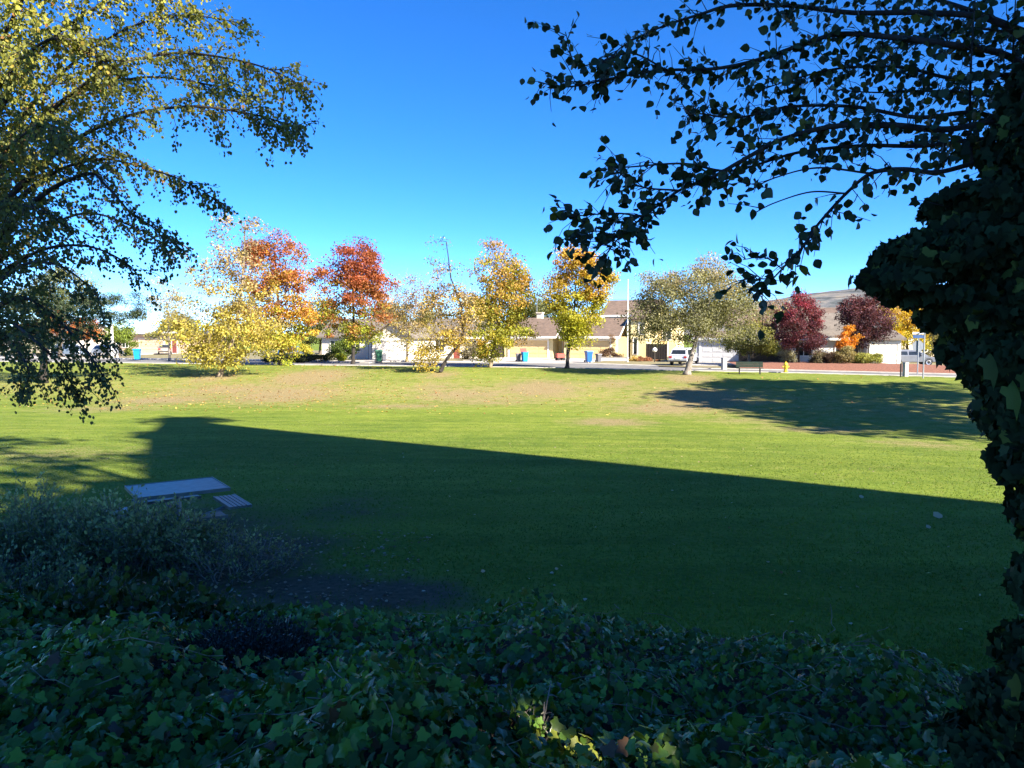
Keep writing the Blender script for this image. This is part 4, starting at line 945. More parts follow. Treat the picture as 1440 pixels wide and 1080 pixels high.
# ------------------------------------------------------------------ near trees: limbs traced in space, twigs and leaves grown on them
def catmull(P, n=8):
    P = [np.asarray(p, float) for p in P]; P = [2 * P[0] - P[1]] + P + [2 * P[-1] - P[-2]]; out = []
    for i in range(1, len(P) - 2):
        for t in np.linspace(0, 1, n, endpoint=False):
            a, b, c, d = P[i - 1:i + 3]
            out.append(.5 * (2 * b + (c - a) * t + (2 * a - 5 * b + 4 * c - d) * t * t + (3 * b - a - 3 * c + d) * t ** 3))
    return np.array(out + [P[-2]])

# --- left tree: small pointed leaves on long drooping twigs
LT = np.array([-7.1, 8.6, 0.0]); LT[2] = g1(LT[0], LT[1]) - .05
lt = thing('weeping_tree', 'near tree with small yellow-green leaves on drooping twigs at the left edge', 'tree', LT)
wood = MB(); lvL = Leaves()
tk = [np.zeros(3), np.array([.05, .05, 1.2]), np.array([-.05, .1, 3]), np.array([.1, 0, 5]), np.array([.0, .1, 7.5]), np.array([.1, .1, 10.0])]
wood.tube(catmull(tk, 5), list(np.interp(np.linspace(0, 1, 26), [0, .05, 1], [.27, .21, .06])), 12)
lt_limbs = [
 ([(-60, 330), (40, 190), (140, 105), (240, 75), (330, 84), (390, 102), (424, 122)], 8.2, 1.25),
 ([(-60, 300), (60, 130), (160, 50), (250, 22), (340, 32)], 8.8, 1.16),
 ([(-60, 260), (40, 90), (120, 20), (200, -20), (290, -30)], 8.0, 1.30),
 ([(-60, 360), (60, 230), (160, 170), (260, 150), (340, 158), (390, 170), (422, 182)], 7.8, 1.25),
 ([(-60, 370), (50, 260), (130, 225), (190, 232), (260, 255), (310, 285)], 8.4, 1.0),
 ([(-60, 400), (40, 290), (120, 245), (150, 262), (185, 300), (225, 325), (250, 350)], 7.6, 0.62),
 ([(-60, 410), (50, 330), (120, 300), (190, 320), (235, 350)], 8.8, .9),
 ([(-60, 430), (40, 360), (110, 345), (170, 365), (205, 400)], 8.0, .55),
 ([(-60, 450), (20, 380), (70, 370), (110, 390), (140, 420)], 7.3, 0.50),
 ([(-60, 470), (20, 420), (70, 440), (110, 480), (140, 520), (150, 548)], 7.6, 0.68),
 ([(-60, 490), (0, 450), (50, 480), (85, 515), (105, 548)], 7.2, 0.68),
 ([(-60, 480), (-10, 460), (30, 500), (40, 535), (20, 560)], 7.9, 0.62),
 ([(-60, 230), (0, 120), (60, 60), (110, 60), (150, 90)], 7.2, 1.45),
 ([(-60, 300), (0, 220), (50, 180), (90, 190)], 7.0, .9), ([(-60, 200), (10, 40), (60, -30), (140, -60)], 7.6, 1.45),
 ([(-60, 380), (0, 300), (40, 290), (80, 310)], 7.1, .9),
 ([(-70, 500), (30, 470), (90, 460), (140, 480), (165, 500)], 8.2, 0.56),
 ([(-60, 380), (10, 260), (60, 210), (110, 210)], 9.2, 1.30), ([(-60, 330), (60, 160), (190, 110), (300, 120), (370, 140)], 9.4, 1.30),
]
def frond(p0, d0, L, droop, wob, n=7):
    P = [p0]; d = d0 / np.linalg.norm(d0)
    for i in range(n):
        d = d + np.array([0, 0, -droop]) / n + R_.normal(size=3) * wob; d /= np.linalg.norm(d); P.append(P[-1] + d * L / n)
    return np.array(P)
def leaf_on(lv, P, every, size, stops_fn, hang=.8, spread=.05, jit=.25):
    seg = np.linalg.norm(np.diff(P, axis=0), axis=1); s = np.concatenate([[0], np.cumsum(seg)]); n = max(2, int(s[-1] / every))
    q = np.sort(R_.uniform(.08 * s[-1], s[-1], n))
    pts = np.stack([np.interp(q, s, P[:, i]) for i in range(3)], 1)
    tg = P[np.clip(np.searchsorted(s, q), 1, len(P) - 1)] - P[np.clip(np.searchsorted(s, q) - 1, 0, len(P) - 2)]
    d = unit(unit(tg) * .6 + rnd_dirs(n) * .8 + np.array([0, 0, -hang])); nr = unit(rnd_dirs(n) + np.array([0, 0, .35]))
    pts = pts + R_.normal(size=pts.shape) * spread
    lv.add(pts, frames(d, nr), size * R_.uniform(.65, 1.25, n), stops_fn(pts, n)); return pts
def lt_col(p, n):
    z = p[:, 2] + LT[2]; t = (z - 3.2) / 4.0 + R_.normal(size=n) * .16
    c = grad(t, [(0, (.10, .115, .045)), (.35, (.13, .145, .04)), (.6, (.23, .235, .04)), (1, (.38, .37, .055))]) * (1 + R_.normal(size=n) * .2)[:, None]  # sunlit top and shaded lower crown put into the leaf tint
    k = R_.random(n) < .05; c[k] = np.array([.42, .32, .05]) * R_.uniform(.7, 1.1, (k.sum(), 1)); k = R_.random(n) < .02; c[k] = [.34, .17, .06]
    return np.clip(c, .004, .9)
for pts, D, den in lt_limbs:
    n = len(pts); Dp = [8.6 + (D - 8.6) * min(1, i / 2) + .25 * math.sin(i * 2.1 + D * 7) for i in range(n)]
    P = catmull([at(x, y, dd) - LT for (x, y), dd in zip(pts, Dp)], 9)
    z0 = P[0][2]; P = np.concatenate([[np.array([0, .05, max(.8, z0 - .5)])], P]); L = np.linalg.norm(np.diff(P, axis=0), axis=1).sum()
    wood.tube(P, list(np.interp(np.linspace(0, 1, len(P)), [0, .3, 1], [.05, .017, .004])), 6, False)
    m = int(L * 12 * den)
    for i in range(m):
        t = R_.uniform(.12, 1.0); j = min(len(P) - 2, int(t * (len(P) - 1))); p0 = P[j]; tg = unit((P[j + 1] - P[j])[None])[0]
        d = tg * .9 + rnd_dirs(1)[0] * .75 + np.array([0, 0, .15]); Lf = R_.uniform(.22, .65) * (1.15 - .45 * t)
        F = frond(p0, d, Lf, 1.25, .10)
        wood.tube(F[::2], [.005, .004, .003, .002][:len(F[::2])], 4, False)
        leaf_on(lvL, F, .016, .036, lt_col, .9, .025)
        if R_.random() < .35:
            F2 = frond(F[3], d + rnd_dirs(1)[0], Lf * .5, 1.3, .1); wood.tube(F2[::3], .0025, 4, False); leaf_on(lvL, F2, .017, .034, lt_col, .9, .02)
# dense inner foliage by the trunk
for _ in range(400):
    px, py = R_.normal(-5, 36), R_.uniform(-60, 470); dd = R_.uniform(7.4, 9.8)
    F = frond(at(px, py, dd) - LT, rnd_dirs(1)[0] + np.array([.2, 0, .1]), R_.uniform(.3, .6), 1.1, .12)
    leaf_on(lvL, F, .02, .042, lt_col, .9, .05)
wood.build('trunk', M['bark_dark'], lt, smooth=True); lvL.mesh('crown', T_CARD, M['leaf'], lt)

# --- right tree: broad dark leaves on arching boughs
RT = np.array([3.15, 3.25, 0.]); RT[2] = g1(3.15, 3.25) - .1
rt = thing('overhanging_tree', 'near dark tree with broad rounded leaves reaching across the top right sky', 'tree', RT)
wood = MB(); lvR = Leaves()
tkp = [np.zeros(3), np.array([-.15, .0, .9]), np.array([-.38, .05, 1.8]), np.array([-.75, .12, 2.75]), np.array([-.72, .25, 3.6]), np.array([-.4, .4, 4.8]), np.array([-.2, .5, 6.2])]
wood.tube(catmull(tkp, 5), list(np.interp(np.linspace(0, 1, 31), [0, .06, .5, 1], [.30, .21, .15, .06])), 12)
rl = [
 ([(1480, 90), (1400, 30), (1300, 18), (1200, 18), (1110, 8), (1030, 8), (985, 20), (930, 38), (880, 62), (850, 90)], 4.3, .034, 1.0),
 ([(1500, 140), (1420, 80), (1330, 62), (1250, 52), (1180, 48), (1130, 62), (1060, 86), (1000, 97), (930, 99), (860, 110), (800, 122), (757, 116)], 4.0, .034, 1.35),
 ([(1500, 200), (1420, 170), (1330, 182), (1250, 176), (1170, 178), (1100, 196), (1050, 222), (1000, 250), (955, 268), (905, 305), (870, 335), (845, 368)], 3.8, .034, 1.35),
 ([(1490, 240), (1400, 225), (1320, 242), (1270, 238), (1225, 244), (1190, 272), (1150, 316), (1130, 346), (1100, 378), (1075, 405), (1060, 425)], 3.6, .026, .5),
 ([(1480, 200), (1380, 160), (1290, 165), (1200, 150), (1110, 150), (1040, 165), (985, 160), (965, 160)], 4.2, .026, 1.3),
 ([(1500, 210), (1400, 195), (1300, 205), (1210, 205), (1120, 215), (1030, 240), (960, 230), (880, 235), (860, 232)], 4.0, .024, 1.0),
 ([(1190, 272), (1140, 270), (1090, 285), (1060, 300)], 3.6, .008, .05), ([(1225, 244), (1150, 236), (1090, 250), (1050, 270)], 3.65, .010, .12),
 ([(905, 305), (870, 300), (830, 302), (803, 305)], 3.8, .010, 1.3), ([(955, 268), (900, 262), (860, 235)], 3.85, .010, 1.2),
 ([(870, 335), (840, 325), (805, 335)], 3.8, .008, 1.2), ([(1100, 378), (1075, 362), (1045, 365)], 3.6, .007, .9), ([(1060, 425), (1068, 390), (1040, 395)], 3.6, .006, 1.6),
 ([(1480, 60), (1380, 20), (1280, -10), (1180, -20), (1100, -25)], 4.5, .03, 1.2), ([(1500, 110), (1420, 105), (1340, 110), (1270, 95), (1190, 95), (1120, 110), (1060, 130)], 4.4, .026, 1.3),
 ([(1500, 130), (1430, 140), (1360, 130), (1290, 128), (1230, 130), (1160, 125)], 4.8, .024, 1.3), ([(1480, 30), (1440, -10), (1390, -40)], 4.2, .03, 1.0),
 ([(1500, 160), (1440, 60), (1360, 40), (1290, 60), (1220, 75)], 5.2, .024, 1.3), ([(1480, 180), (1420, 200), (1370, 210), (1330, 215), (1290, 190)], 4.4, .02, 1.2),
 ([(1366, 235), (1364, 160), (1366, 80), (1372, -10)], 4.0, .018, .5), ([(1424, 160), (1424, 90), (1428, 0)], 3.9, .018, .5), ([(940, 100), (890, 75), (850, 85), (810, 90), (795, 45)], 4.1, .009, .9),
]
def rt_col(p, n):
    c = np.array([.030, .052, .016]) * R_.uniform(.6, 1.5, (n, 1)); k = R_.random(n) < .07; c[k] = np.array([.12, .14, .02]); return c
for pts, D, r0, den in rl:
    n = len(pts); P = catmull([at(x, y, D + .16 * math.sin(i * 1.7 + D * 5) * min(1, i)) - RT for i, (x, y) in enumerate(pts)], 9)
    L = np.linalg.norm(np.diff(P, axis=0), axis=1).sum()
    wood.tube(P, list(np.interp(np.linspace(0, 1, len(P)), [0, 1], [r0 * .55, .0025])), 6, False)
    leaf_on(lvR, P[len(P) // 4:], .09 / max(.2, den), .046, rt_col, .75, .012)
    for i in range(int(L * 32 * den)):
        t = R_.uniform(.02, 1.0); j = min(len(P) - 2, int(t * (len(P) - 1))); tg = unit((P[j + 1] - P[j])[None])[0]
        d = tg * .8 + rnd_dirs(1)[0] * .9 + np.array([0, 0, .1]); Lf = R_.uniform(.08, .26)
        F = frond(P[j], d, Lf, .7, .14, 5); wood.tube(F[[0, 2, 4]], [.003, .002, .0012], 4, False)
        leaf_on(lvR, F, .046, .046, rt_col, .25, .012)
wood.build('trunk', M['bark_dark'], rt, smooth=True); lvR.mesh('crown', T_OV, M['leaf_dark'], rt)

# --- ivy climbing the right trunk
IV = np.array([2.35, 3.3, 1.0]); iv = thing('climbing_ivy', 'thick dark ivy wrapped around the right tree trunk', 'climber', IV)
lvI = Leaves(); stem = MB()
ivl = [(1425, 330, 105, 100, 3.3), (1353, 345, 70, 47, 3.3), (1290, 362, 52, 36, 3.25), (1258, 390, 26, 22, 3.25), (1444, 215, 40, 80, 3.4), (1350, 285, 28, 26, 3.35), (1405, 430, 66, 66, 3.25), (1428, 510, 62, 62, 3.2), (1442, 580, 52, 50, 3.15),
       (1462, 650, 46, 50, 3.1), (1488, 730, 40, 60, 3.1), (1496, 830, 44, 60, 3.0), (1472, 930, 56, 50, 3.0), (1440, 1005, 70, 46, 3.0), (1400, 1055, 70, 34, 3.0), (1490, 450, 60, 200, 3.3), (1466, 130, 30, 60, 3.5), (1300, 415, 34, 12, 3.3), (1345, 445, 30, 24, 3.3), (1372, 490, 12, 30, 3.2)]
for cx, cy, rx, ry, D in ivl:
    k = D / FPX; c = at(cx, cy, D) - IV; rr = np.array([rx * k * .93, .30, ry * k * .93]); n = int(320 + rx * ry * .14)
    d = rnd_dirs(n); P = c + d * rr * (R_.uniform(.25, 1, n) ** .4)[:, None]
    P[:, 1] -= .0
    nr = unit(d * .8 + R_.normal(size=(n, 3)) * .75 + np.array([-.1, -.5, .35])); dd = np.cross(nr, rnd_dirs(n)); dd[:, 2] -= .8
    col = np.array([.019, .034, .012]) * R_.uniform(.5, 1.6, (n, 1)); q = R_.random(n) < .06; col[q] = [.10, .14, .03]
    lvI.add(P, frames(dd, nr), .043 * R_.uniform(.6, 1.4, n), col)
for px, py, D, s_, c in ((1388, 508, 2.95, .115, (.10, .14, .045)), (1420, 548, 2.9, .12, (.12, .18, .04)), (1438, 530, 2.95, .09, (.08, .12, .03)), (1425, 958, 2.75, .08, (.12, .14, .03))):  # sunlit ivy leaves, the light put into their brighter tint
    P = (at(px, py, D) - IV)[None]; lvI.add(P, frames(np.array([[.35, -.2, -.9]]), np.array([[.45, -.75, .4]])), np.array([s_]), np.array([c]))
for k_ in range(14):
    cx, cy, rx, ry, D = ivl[k_ % len(ivl)]; p0 = at(cx + R_.normal() * rx * .5, cy + R_.normal() * ry * .5, D) - IV
    F = frond(p0, np.array([R_.normal() - .6, -.3, R_.normal() * .6 + .1]), R_.uniform(.15, .3), .3, .12); stem.tube(F[::2], [.002, .002, .0015, .001][:len(F[::2])], 4, False)
    leaf_on(lvI, F, .07, .05, lambda p, n: np.array([.03, .05, .018]) * R_.uniform(.7, 1.4, (n, 1)), .3, .005)
stem.tube([(.05, .1, -.4), (.0, .05, .6), (-.05, .0, 1.6), (-.2, 0, 2.3)], [.03, .025, .02, .012], 6, False)
stem.build('stem', M['bark_dark'], iv, smooth=True); lvI.mesh('foliage', T_IVY, leaf_mat('shaded_ivy_leaf', .7, .1, .12), iv)

# ------------------------------------------------------------------ ivy ground cover
lvG = Leaves(); 
def mound(x, y): return .15 + .17 * (np.sin(x * 1.9 + y * .7) * np.sin(y * 1.7 - x * .6 + 1) + .6 * np.sin(x * 4.1 - y * 2.3) * np.sin(y * 3.7 + .5)) 
n = 44000
yy = 2.0 + 7.4 * R_.random(n) ** 1.15; xx = R_.uniform(-.80, .80, n) * (yy + .6)
mg = ivy_y(xx) - yy + R_.normal(size=n) * .10 + .12 * np.sin(xx * 5) ; keep = mg > 0
# open twiggy patch left of centre and shrub ground at the far left
tw = ((xx + 2.05) / .55) ** 2 + ((yy - 5.6) / .75) ** 2; keep &= (tw > 1) | (R_.random(n) < .12)
keep &= ~((xx < -2.6) & (yy > 8.0))
xx, yy, mg = xx[keep], yy[keep], mg[keep]; n = len(xx)
top = mound(xx, yy) * np.clip(mg / 1.6, .2, 1) + .10
dep = R_.random(n) ** 1.25
zz = ground(xx, yy) + np.maximum(.02, top * (1 - .75 * dep) + R_.normal(size=n) * .02)
gx = (mound(xx + .04, yy) - mound(xx - .04, yy)) / .08; gy = (mound(xx, yy + .04) - mound(xx, yy - .04)) / .08
nr = unit(R_.normal(size=(n, 3)) * .60 + np.stack([-gx * 1.6, -gy * 1.6 - .22, np.ones(n)], 1)); hd = rnd_dirs(n); hd[:, 2] = -.25; hd[:, 1] -= .35
clump = .5 + .5 * np.sin(xx * 2.3 + 1.3 * np.sin(yy * 2.1)) * np.sin(yy * 2.9 + xx)
col = np.array([.074, .140, .018])[None] * (1 + .6 * clump[:, None]) * R_.uniform(.4, 1.6, (n, 1))
q = R_.random(n) < .07 * (1 + clump); col[q] = np.array([.12, .13, .025]) * R_.uniform(.6, 1.2, (q.sum(), 1)); q = R_.random(n) < .035; col[q] = np.array([.10, .055, .03]) * R_.uniform(.6, 1.3, (q.sum(), 1))
spot = at(790, 1035, 3.55); dsp = np.hypot(xx - spot[0], (yy - spot[1]) * .7); q = (dsp < .22) & (R_.random(n) < .85); col[q] = np.array([.30, .33, .04]) * R_.uniform(.7, 1.2, (q.sum(), 1))  # sun fleck: leaves here also tinted bright, light put into their colour
sz = .046 * R_.uniform(.45, 1.55, n) * np.interp(xx, [-3, 0, 3], [1.12, 1.0, .86]) * np.interp(yy, [3, 8], [1.12, .85]); 
lvG.add(np.stack([xx, yy, zz], 1), frames(hd, nr), sz, col)
vn = MB()
for _ in range(70):
    y_ = 2.6 + 4.6 * R_.random(); x_ = R_.uniform(-.7, .7) * y_
    if ivy_y(x_) - y_ < .3: continue
    a_ = R_.uniform(0, 2 * PI); P_ = []
    for k_ in range(7):
        P_.append((x_, y_, g1(x_, y_) + float(mound(x_, y_)) * .95 + .07 + .05 * R_.random())); a_ += R_.normal() * .4; x_ += .11 * math.cos(a_); y_ += .11 * math.sin(a_)
    vn.tube(P_, .0032, 4)
o = vn.build('ivy_vines', M['bark_tan']); setp(o, kind='stuff', label='thin woody runners showing among the ivy leaves', category='vines')
o = lvG.mesh('ivy_ground_cover', T_IVY, M['leaf_ivy'], None); setp(o, kind='stuff', label='glossy dark ivy leaves carpeting the near bank', category='ivy')

# ------------------------------------------------------------------ grey-green shrubs, dead twigs at the left
def near_shrub(name, label, c, rad, nst, stops, lsz=.055, h=1.0, lean=.5, every=.03, mat='leaf', tpl=T_RHOMB, woodm='bark_brown', leafy=1.0):
    b = np.array([c[0], c[1], g1(c[0], c[1]) - .03]); r = thing(name, label, 'shrub', b); w_ = MB(); lv = Leaves()
    for i in range(nst):
        a = R_.uniform(0, 2 * PI); q = rad * R_.random() ** .6; p0 = np.array([q * math.cos(a) * c[2], q * math.sin(a) * c[3], 0]); p0[2] = g1(b[0] + p0[0], b[1] + p0[1]) - b[2] - .02
        d = np.array([math.cos(a) * lean * q / rad + R_.normal() * .35, math.sin(a) * lean * q / rad + R_.normal() * .35, 1.0]); Ls = h * R_.uniform(.45, 1.1) * (1 - .35 * (q / rad) ** 2)
        F = frond(p0, d, Ls, .35, .13, 8); w_.tube(F[::2], [.009, .007, .005, .004, .002][:len(F[::2])], 4, False)
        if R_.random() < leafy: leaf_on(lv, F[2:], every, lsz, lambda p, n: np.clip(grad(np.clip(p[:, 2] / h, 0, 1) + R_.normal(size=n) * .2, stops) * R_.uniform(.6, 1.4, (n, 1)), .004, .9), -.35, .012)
        for k in range(3):
            j = R_.integers(2, 7); F2 = frond(F[j], d + rnd_dirs(1)[0] * 1.2, Ls * R_.uniform(.2, .45), .3, .14, 5); w_.tube(F2[::2], [.004, .003, .002], 4, False)
            if R_.random() < leafy: leaf_on(lv, F2, every, lsz, lambda p, n: np.clip(grad(np.clip(p[:, 2] / h, 0, 1) + R_.normal(size=n) * .2, stops) * R_.uniform(.6, 1.4, (n, 1)), .004, .9), -.35, .012)
    w_.build('stem', M['bark_pale'] if name == 'grey_shrub' else M[woodm], r); lv.mesh('foliage', tpl, M[mat], r); return r
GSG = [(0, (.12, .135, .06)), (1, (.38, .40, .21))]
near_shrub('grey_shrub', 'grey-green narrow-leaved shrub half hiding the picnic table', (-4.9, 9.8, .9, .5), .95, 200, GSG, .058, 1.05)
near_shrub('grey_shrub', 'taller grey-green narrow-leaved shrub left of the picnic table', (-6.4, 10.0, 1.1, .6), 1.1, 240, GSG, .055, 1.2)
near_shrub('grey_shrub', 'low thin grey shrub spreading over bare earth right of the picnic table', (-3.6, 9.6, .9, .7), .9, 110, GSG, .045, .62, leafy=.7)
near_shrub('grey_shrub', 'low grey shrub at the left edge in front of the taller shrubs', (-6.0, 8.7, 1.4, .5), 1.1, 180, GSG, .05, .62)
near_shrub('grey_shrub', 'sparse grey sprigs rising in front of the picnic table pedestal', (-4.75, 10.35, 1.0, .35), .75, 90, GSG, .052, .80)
near_shrub('twiggy_bush', 'dark bluish twiggy bush sunk among the ivy left of centre', (-2.05, 5.6, .9, 1.1), .55, 300, [(0, (.02, .028, .025)), (1, (.04, .055, .05))], .03, .42, .6, .022, 'leaf_dark', T_RHOMB, 'bark_dark')
near_shrub('broadleaf_shrub', 'glossy green shrub rising from the ivy below the grey shrubs', (-3.6, 7.0, 1.5, .6), .9, 110, [(0, (.03, .05, .02)), (1, (.09, .12, .025))], .075, .55, .5, .05, 'leaf_ivy', T_OV)
near_shrub('dry_sprig', 'small pale dead sprig standing in the ivy near the sunlit leaves', (at(755, 985, 4.0)[0], 4.0, .5, .5), .08, 9, [(0, (.3, .28, .2)), (1, (.4, .36, .26))], .02, .42, .5, .08, woodm='bark_pale', leafy=.3)

# ------------------------------------------------------------------ mown grass blades, litter, fallen leaves
n = 190000
yy = 5.8 + 36 * R_.random(n) ** 1.9; xx = R_.uniform(-.72, .72, n) * yy + R_.normal(size=n) * .2
k = (yy > ivy_y(xx) - .1) & (R_.random(n) < np.interp(yy, [18, 41], [1, .0]))
pat = np.zeros(n)
for (px, py, rx, ry) in [(340, 790, 110, 50), (420, 830, 120, 26), (540, 838, 120, 22), (160, 760, 220, 60)]:
    p_ = ray_ground(px, py); q_ = ray_ground(px, py + ry); q0 = ray_ground(px, py - ry)
    pat = np.maximum(pat, np.exp(-1.1 * (((xx - p_[0]) / (rx / FPX * p_[1])) ** 2 + ((yy - p_[1]) / max(.4, (q0[1] - q_[1]) / 2)) ** 2)))
k &= R_.random(n) > pat * 1.15
xx, yy = xx[k], yy[k]; n = len(xx); zz = ground(xx, yy)
h = .032 * R_.uniform(.5, 1.5, n) * np.interp(yy, [6, 14, 40], [1, .9, .5]); wd = .0035 + .00042 * yy; a = R_.uniform(0, 2 * PI, n); ln = R_.normal(size=(n, 2)) * .018
B = np.stack([xx, yy, zz - .004], 1); W_ = np.stack([np.cos(a) * wd, np.sin(a) * wd, np.zeros(n)], 1)
V = np.stack([B - W_, B + W_, B + np.stack([ln[:, 0], ln[:, 1], h], 1)], 1).reshape(-1, 3)
c = np.array([.110, .170, .024]) * R_.uniform(.75, 1.22, (n, 1)) * (1 + .25 * np.sin(xx * .9 + np.sin(yy * 1.3)) * np.sin(yy * .8 + 1))[:, None]; q = R_.random(n) < .04; c[q] = [.22, .2, .07]
o = link_mesh('mown_grass', np_mesh('mown_grass', V, np.arange(3 * n).reshape(-1, 3), None, col=np.repeat(c, 3, 0)), M['leaf']); setp(o, kind='stuff', label='short mown blades of the near lawn', category='grass')
lvF = Leaves()
def scatter(n, xr, yr, size, cols, fn=None):
    x = R_.uniform(*xr, n); y = R_.uniform(*yr, n)
    if fn is not None: kk = fn(x, y); x, y = x[kk], y[kk]
    m = len(x); z = ground(x, y) + .02; nr = unit(R_.normal(size=(m, 3)) * .35 + np.array([0, 0, 1])); d = rnd_dirs(m); d[:, 2] *= .2
    c = np.array(cols)[R_.integers(0, len(cols), m)] * R_.uniform(.7, 1.2, (m, 1)); lvF.add(np.stack([x, y, z], 1), frames(d, nr), size * R_.uniform(.6, 1.3, m), c)
AUT = [(.50, .34, .07), (.42, .22, .06), (.55, .42, .12), (.34, .16, .06), (.44, .30, .14)]
scatter(7500, (-45, 28), (38, 78), .115, AUT, lambda x, y: (y < edge_y(x) - .2) & (y > toe_y(x) - 3) & (R_.random(len(x)) < np.clip(np.exp(-((x + 18) / 16) ** 2) + .18, 0, 1)))
scatter(9000, (-40, 18), (34, 70), .10, [(.42, .22, .09), (.36, .17, .08), (.48, .30, .12), (.30, .15, .08)], lambda x, y: (y < edge_y(x) - .2) & (np.abs((y - toe_y(x)) / (edge_y(x) - toe_y(x)) - .22 - .05 * np.sin(x * .5)) < .13 * R_.random(len(x)) * 1.6) & (R_.random(len(x)) < np.exp(-((x + 16) / 15) ** 2)))
scatter(260, (-7, 9), (8.6, 26), .045, [(.28, .23, .15), (.32, .26, .15), (.2, .13, .07), (.40, .36, .28)], lambda x, y: np.abs(x) < .66 * y)
scatter(60, (-5, 8), (7.4, 10), .045, [(.5, .46, .36), (.42, .34, .2)], lambda x, y: y > ivy_y(x))
scatter(700, (-5.2, -1.2), (8.2, 11.6), .045, [(.26, .22, .17), (.34, .30, .24), (.14, .1, .07)])
for px, py, s_ in ((1312, 731, .18), (1302, 747, .09), (780, 807, .05), (676, 812, .06), (1208, 703, .10)):
    p_ = ray_ground(px, py); lvF.add(np.array([[p_[0], p_[1], p_[2] + .05]]), frames(np.array([[1., .2, .1]]), np.array([[-.1, -.6, .8]])), np.array([s_]), np.array([[.5, .44, .34]]))
o = lvF.mesh('fallen_leaves', T_CARD, M['leaf'], None); setp(o, kind='stuff', label='scattered dry fallen leaves on the lawn and bank', category='leaves')

# ------------------------------------------------------------------ unseen block and crowns added beyond the view to shade lawn and ivy
R_ = np.random.default_rng(21)
SH = SUN_H; TE = math.tan(SUN_EL)
def shade_at(px, py, back):
    """point `back` metres toward the sun that throws its shadow on the lawn spot seen at (px,py)"""
    p = ray_ground(px, py); return np.array([p[0] + SH[0] * back, p[1] + SH[1] * back, p[2] + TE * back])
A0 = ray_ground(243, 589); NP = np.array([SH[1], -SH[0]])          # NP: horizontal, square to the sun, toward the viewer's side
K0 = A0[:2] + SH * 50; wsp = float((spot[:2] - A0[:2]) @ NP) - .36; we = min(16.1, wsp); hp = [(0, 50 * TE - 1.1), (4.5, 42 * TE - 1.0), (9.2, 31.5 * TE - .8), (12.5, 28.5 * TE), (we, 27.2 * TE), (we, -1), (0, -1)]  # roofline of the added block, shaped to outline the lawn shadow
bl = thing('shade_block', 'unseen tall block with stepped sloping roof added behind the viewpoint to shade the lawn', 'building', (K0[0], K0[1], 0), math.atan2(NP[1], NP[0]))
MB().prism(hp, 'y', 0, 13).build('wall', M['wall_cream'], bl)
for i in range(4): MB().prism([hp[i], hp[i + 1], (hp[i + 1][0], hp[i + 1][1] + .25), (hp[i][0], hp[i][1] + .25)], 'y', -.3, 13.3).build('roof', M['roof_grey'], bl)
for fl in range(5):
    for i in [q for q in range(4) if 3.6 + q * 3.7 < we]: MB().box(1.5 + i * 3.7, 3.3 + i * 3.7, -.05, -.002, 1 + fl * 3.1, 2.6 + fl * 3.1).build('window', M['glass'], bl)
for px, py, bk, rr, rz in ((985, 556, 24, 1.8, 1.0), (1060, 540, 24, 2.2, 1.2), (1075, 566, 25, 2.8, 2.0), (1110, 545, 25, 3.4, 2.4), (1170, 585, 26, 3.2, 2.4), (1190, 552, 26, 4.0, 3.2), (1260, 600, 25, 3.4, 2.6), (1275, 565, 26, 4.2, 3.6), (1345, 590, 26, 4.0, 3.4), (1350, 550, 26, 4.2, 3.6)):
    c = shade_at(px, py, bk); h_ = c[2] - g1(c[0], c[1])
    tree('street_tree', 'full green tree beyond the right edge shading the bank', 'tree', 30, (c[0], c[1], 0), [(0, 0, 2.5), (.3, .2, h_ * .5), (.2, 0, h_ * .95)],
         [((0, 0, h_), (rr, rr, rz), 1), ((rr * .8, .5, h_ * 1.02), (rr * .6, rr * .6, rz * .6), .4), ((-rr * .8, -.5, h_ * .97), (rr * .7, rr * .5, rz * .5), .4)], 100, 15, .42,
         [(0, (.06, .09, .02)), (1, (.10, .13, .03))], .7, 'bark_brown', .25, group='trees beyond the right edge', world=True, base_z=None)
GAPS = [(np.array([spot[0], spot[1], g1(spot[0], spot[1]) + .25]), .15)]  # hole cut through the added crowns for the sun fleck on the ivy
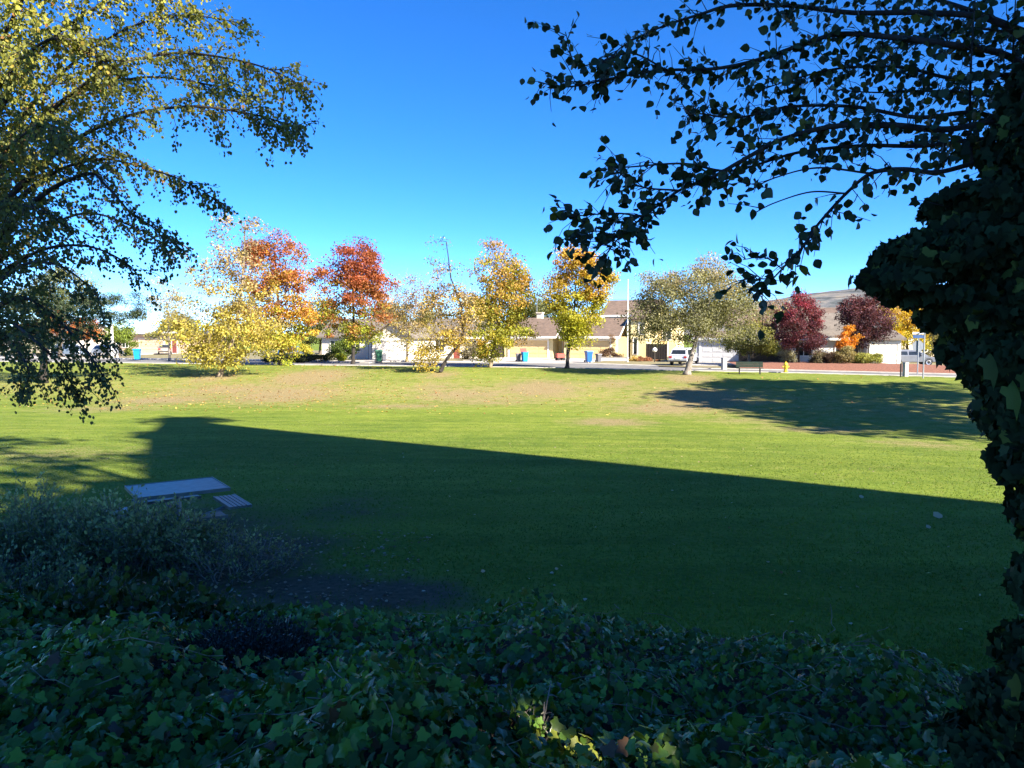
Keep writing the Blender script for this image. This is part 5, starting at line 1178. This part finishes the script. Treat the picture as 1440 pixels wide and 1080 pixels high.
def caster(c, rx, ry, rz, n=150, ls=.8, lpc=24, off=0):  # unseen crown placed only for the shade it casts
    zb = g1(c[0], c[1]); h_ = c[2] - zb
    ox, oy = (NP * off)
    tree('shade_crown', 'unseen evergreen crown added behind the viewpoint to cast shade', 'tree', 30, (c[0] + ox, c[1] + oy, 0), [(0, 0, h_ * .4), (.1, .1, h_ * .8), (0, 0, h_)],
         [((-ox, -oy, h_), (rx, ry, rz), 1)], n, lpc, ls, [(0, (.03, .045, .018)), (1, (.05, .07, .025))], .7, 'bark_dark', .3, group='shade crowns added behind the viewpoint', world=True, gaps=GAPS, mat='leaf_dark')
for px, py, bk, rx, rz in ((262, 591, 47, 1.2, .8), (246, 612, 47, .9, .6), (266, 642, 46, .8, .6), (292, 668, 45, .8, .6)):  # small added crowns that roughen the block's shadow edge
    c = shade_at(px, py, bk); caster(c, rx, rx, rz, 40, .4, 20, 2.2)
# sparse unseen crowns added to dapple the lawn at the far left
for px, py in ((30, 655), (-30, 625), (50, 685)):
    c = shade_at(px, py, 40); caster(c, 2.4, 2.4, 1.0, 16, .5, 9)
# canopy crowns added beside and behind the viewer to shade the near bank
for x, y, z, r in ((-3, 4, .9, 2.2), (-.2, 3.6, .9, 2.2), (-1.5, 2.6, 1.1, 2.2), (1.5, 2.2, 1.1, 2.2), (-4.6, 6.8, .3, 2.0), (-3, 5.6, .4, 2.0), (-6.6, 9.0, .3, 1.8), (-1.2, 4.8, .6, 2.0), (-8.2, 9.4, .2, 1.8), *[(spot[0] + SH[0] * k_ + NP[0] * w_, spot[1] + SH[1] * k_ + NP[1] * w_, .9, 1.1) for k_ in (-3, -1.8, -.8, .2, 1.2, 2.2) for w_ in (.1, 1.3)]):
    q = np.array([x, y, z]) + SUN / math.cos(SUN_EL) * 14.5; caster(q, r, r, 1.1, 120, .6)
print('objects', len(bpy.data.objects), 'polys', sum(len(m.polygons) for m in bpy.data.meshes))

# ------------------------------------------------------------------ thin autumn air that fades the far hills
hz = MB(); hz.box(-2600, 3600, -160, 3300, -4.0, 190.0); hm = bpy.data.materials.new('haze'); hm.use_nodes = True; hn = hm.node_tree
for nd_ in list(hn.nodes):
    if nd_.type == 'BSDF_PRINCIPLED': hn.nodes.remove(nd_)
pv = hn.nodes.new('ShaderNodeVolumePrincipled'); pv.inputs['Color'].default_value = (.80, .88, 1.0, 1); pv.inputs['Density'].default_value = .000007
hn.links.new(pv.outputs[0], hn.nodes['Material Output'].inputs['Volume'])
o = hz.build('haze', hm); setp(o, kind='stuff', label='thin clear air between the lawn and the far hills', category='haze')
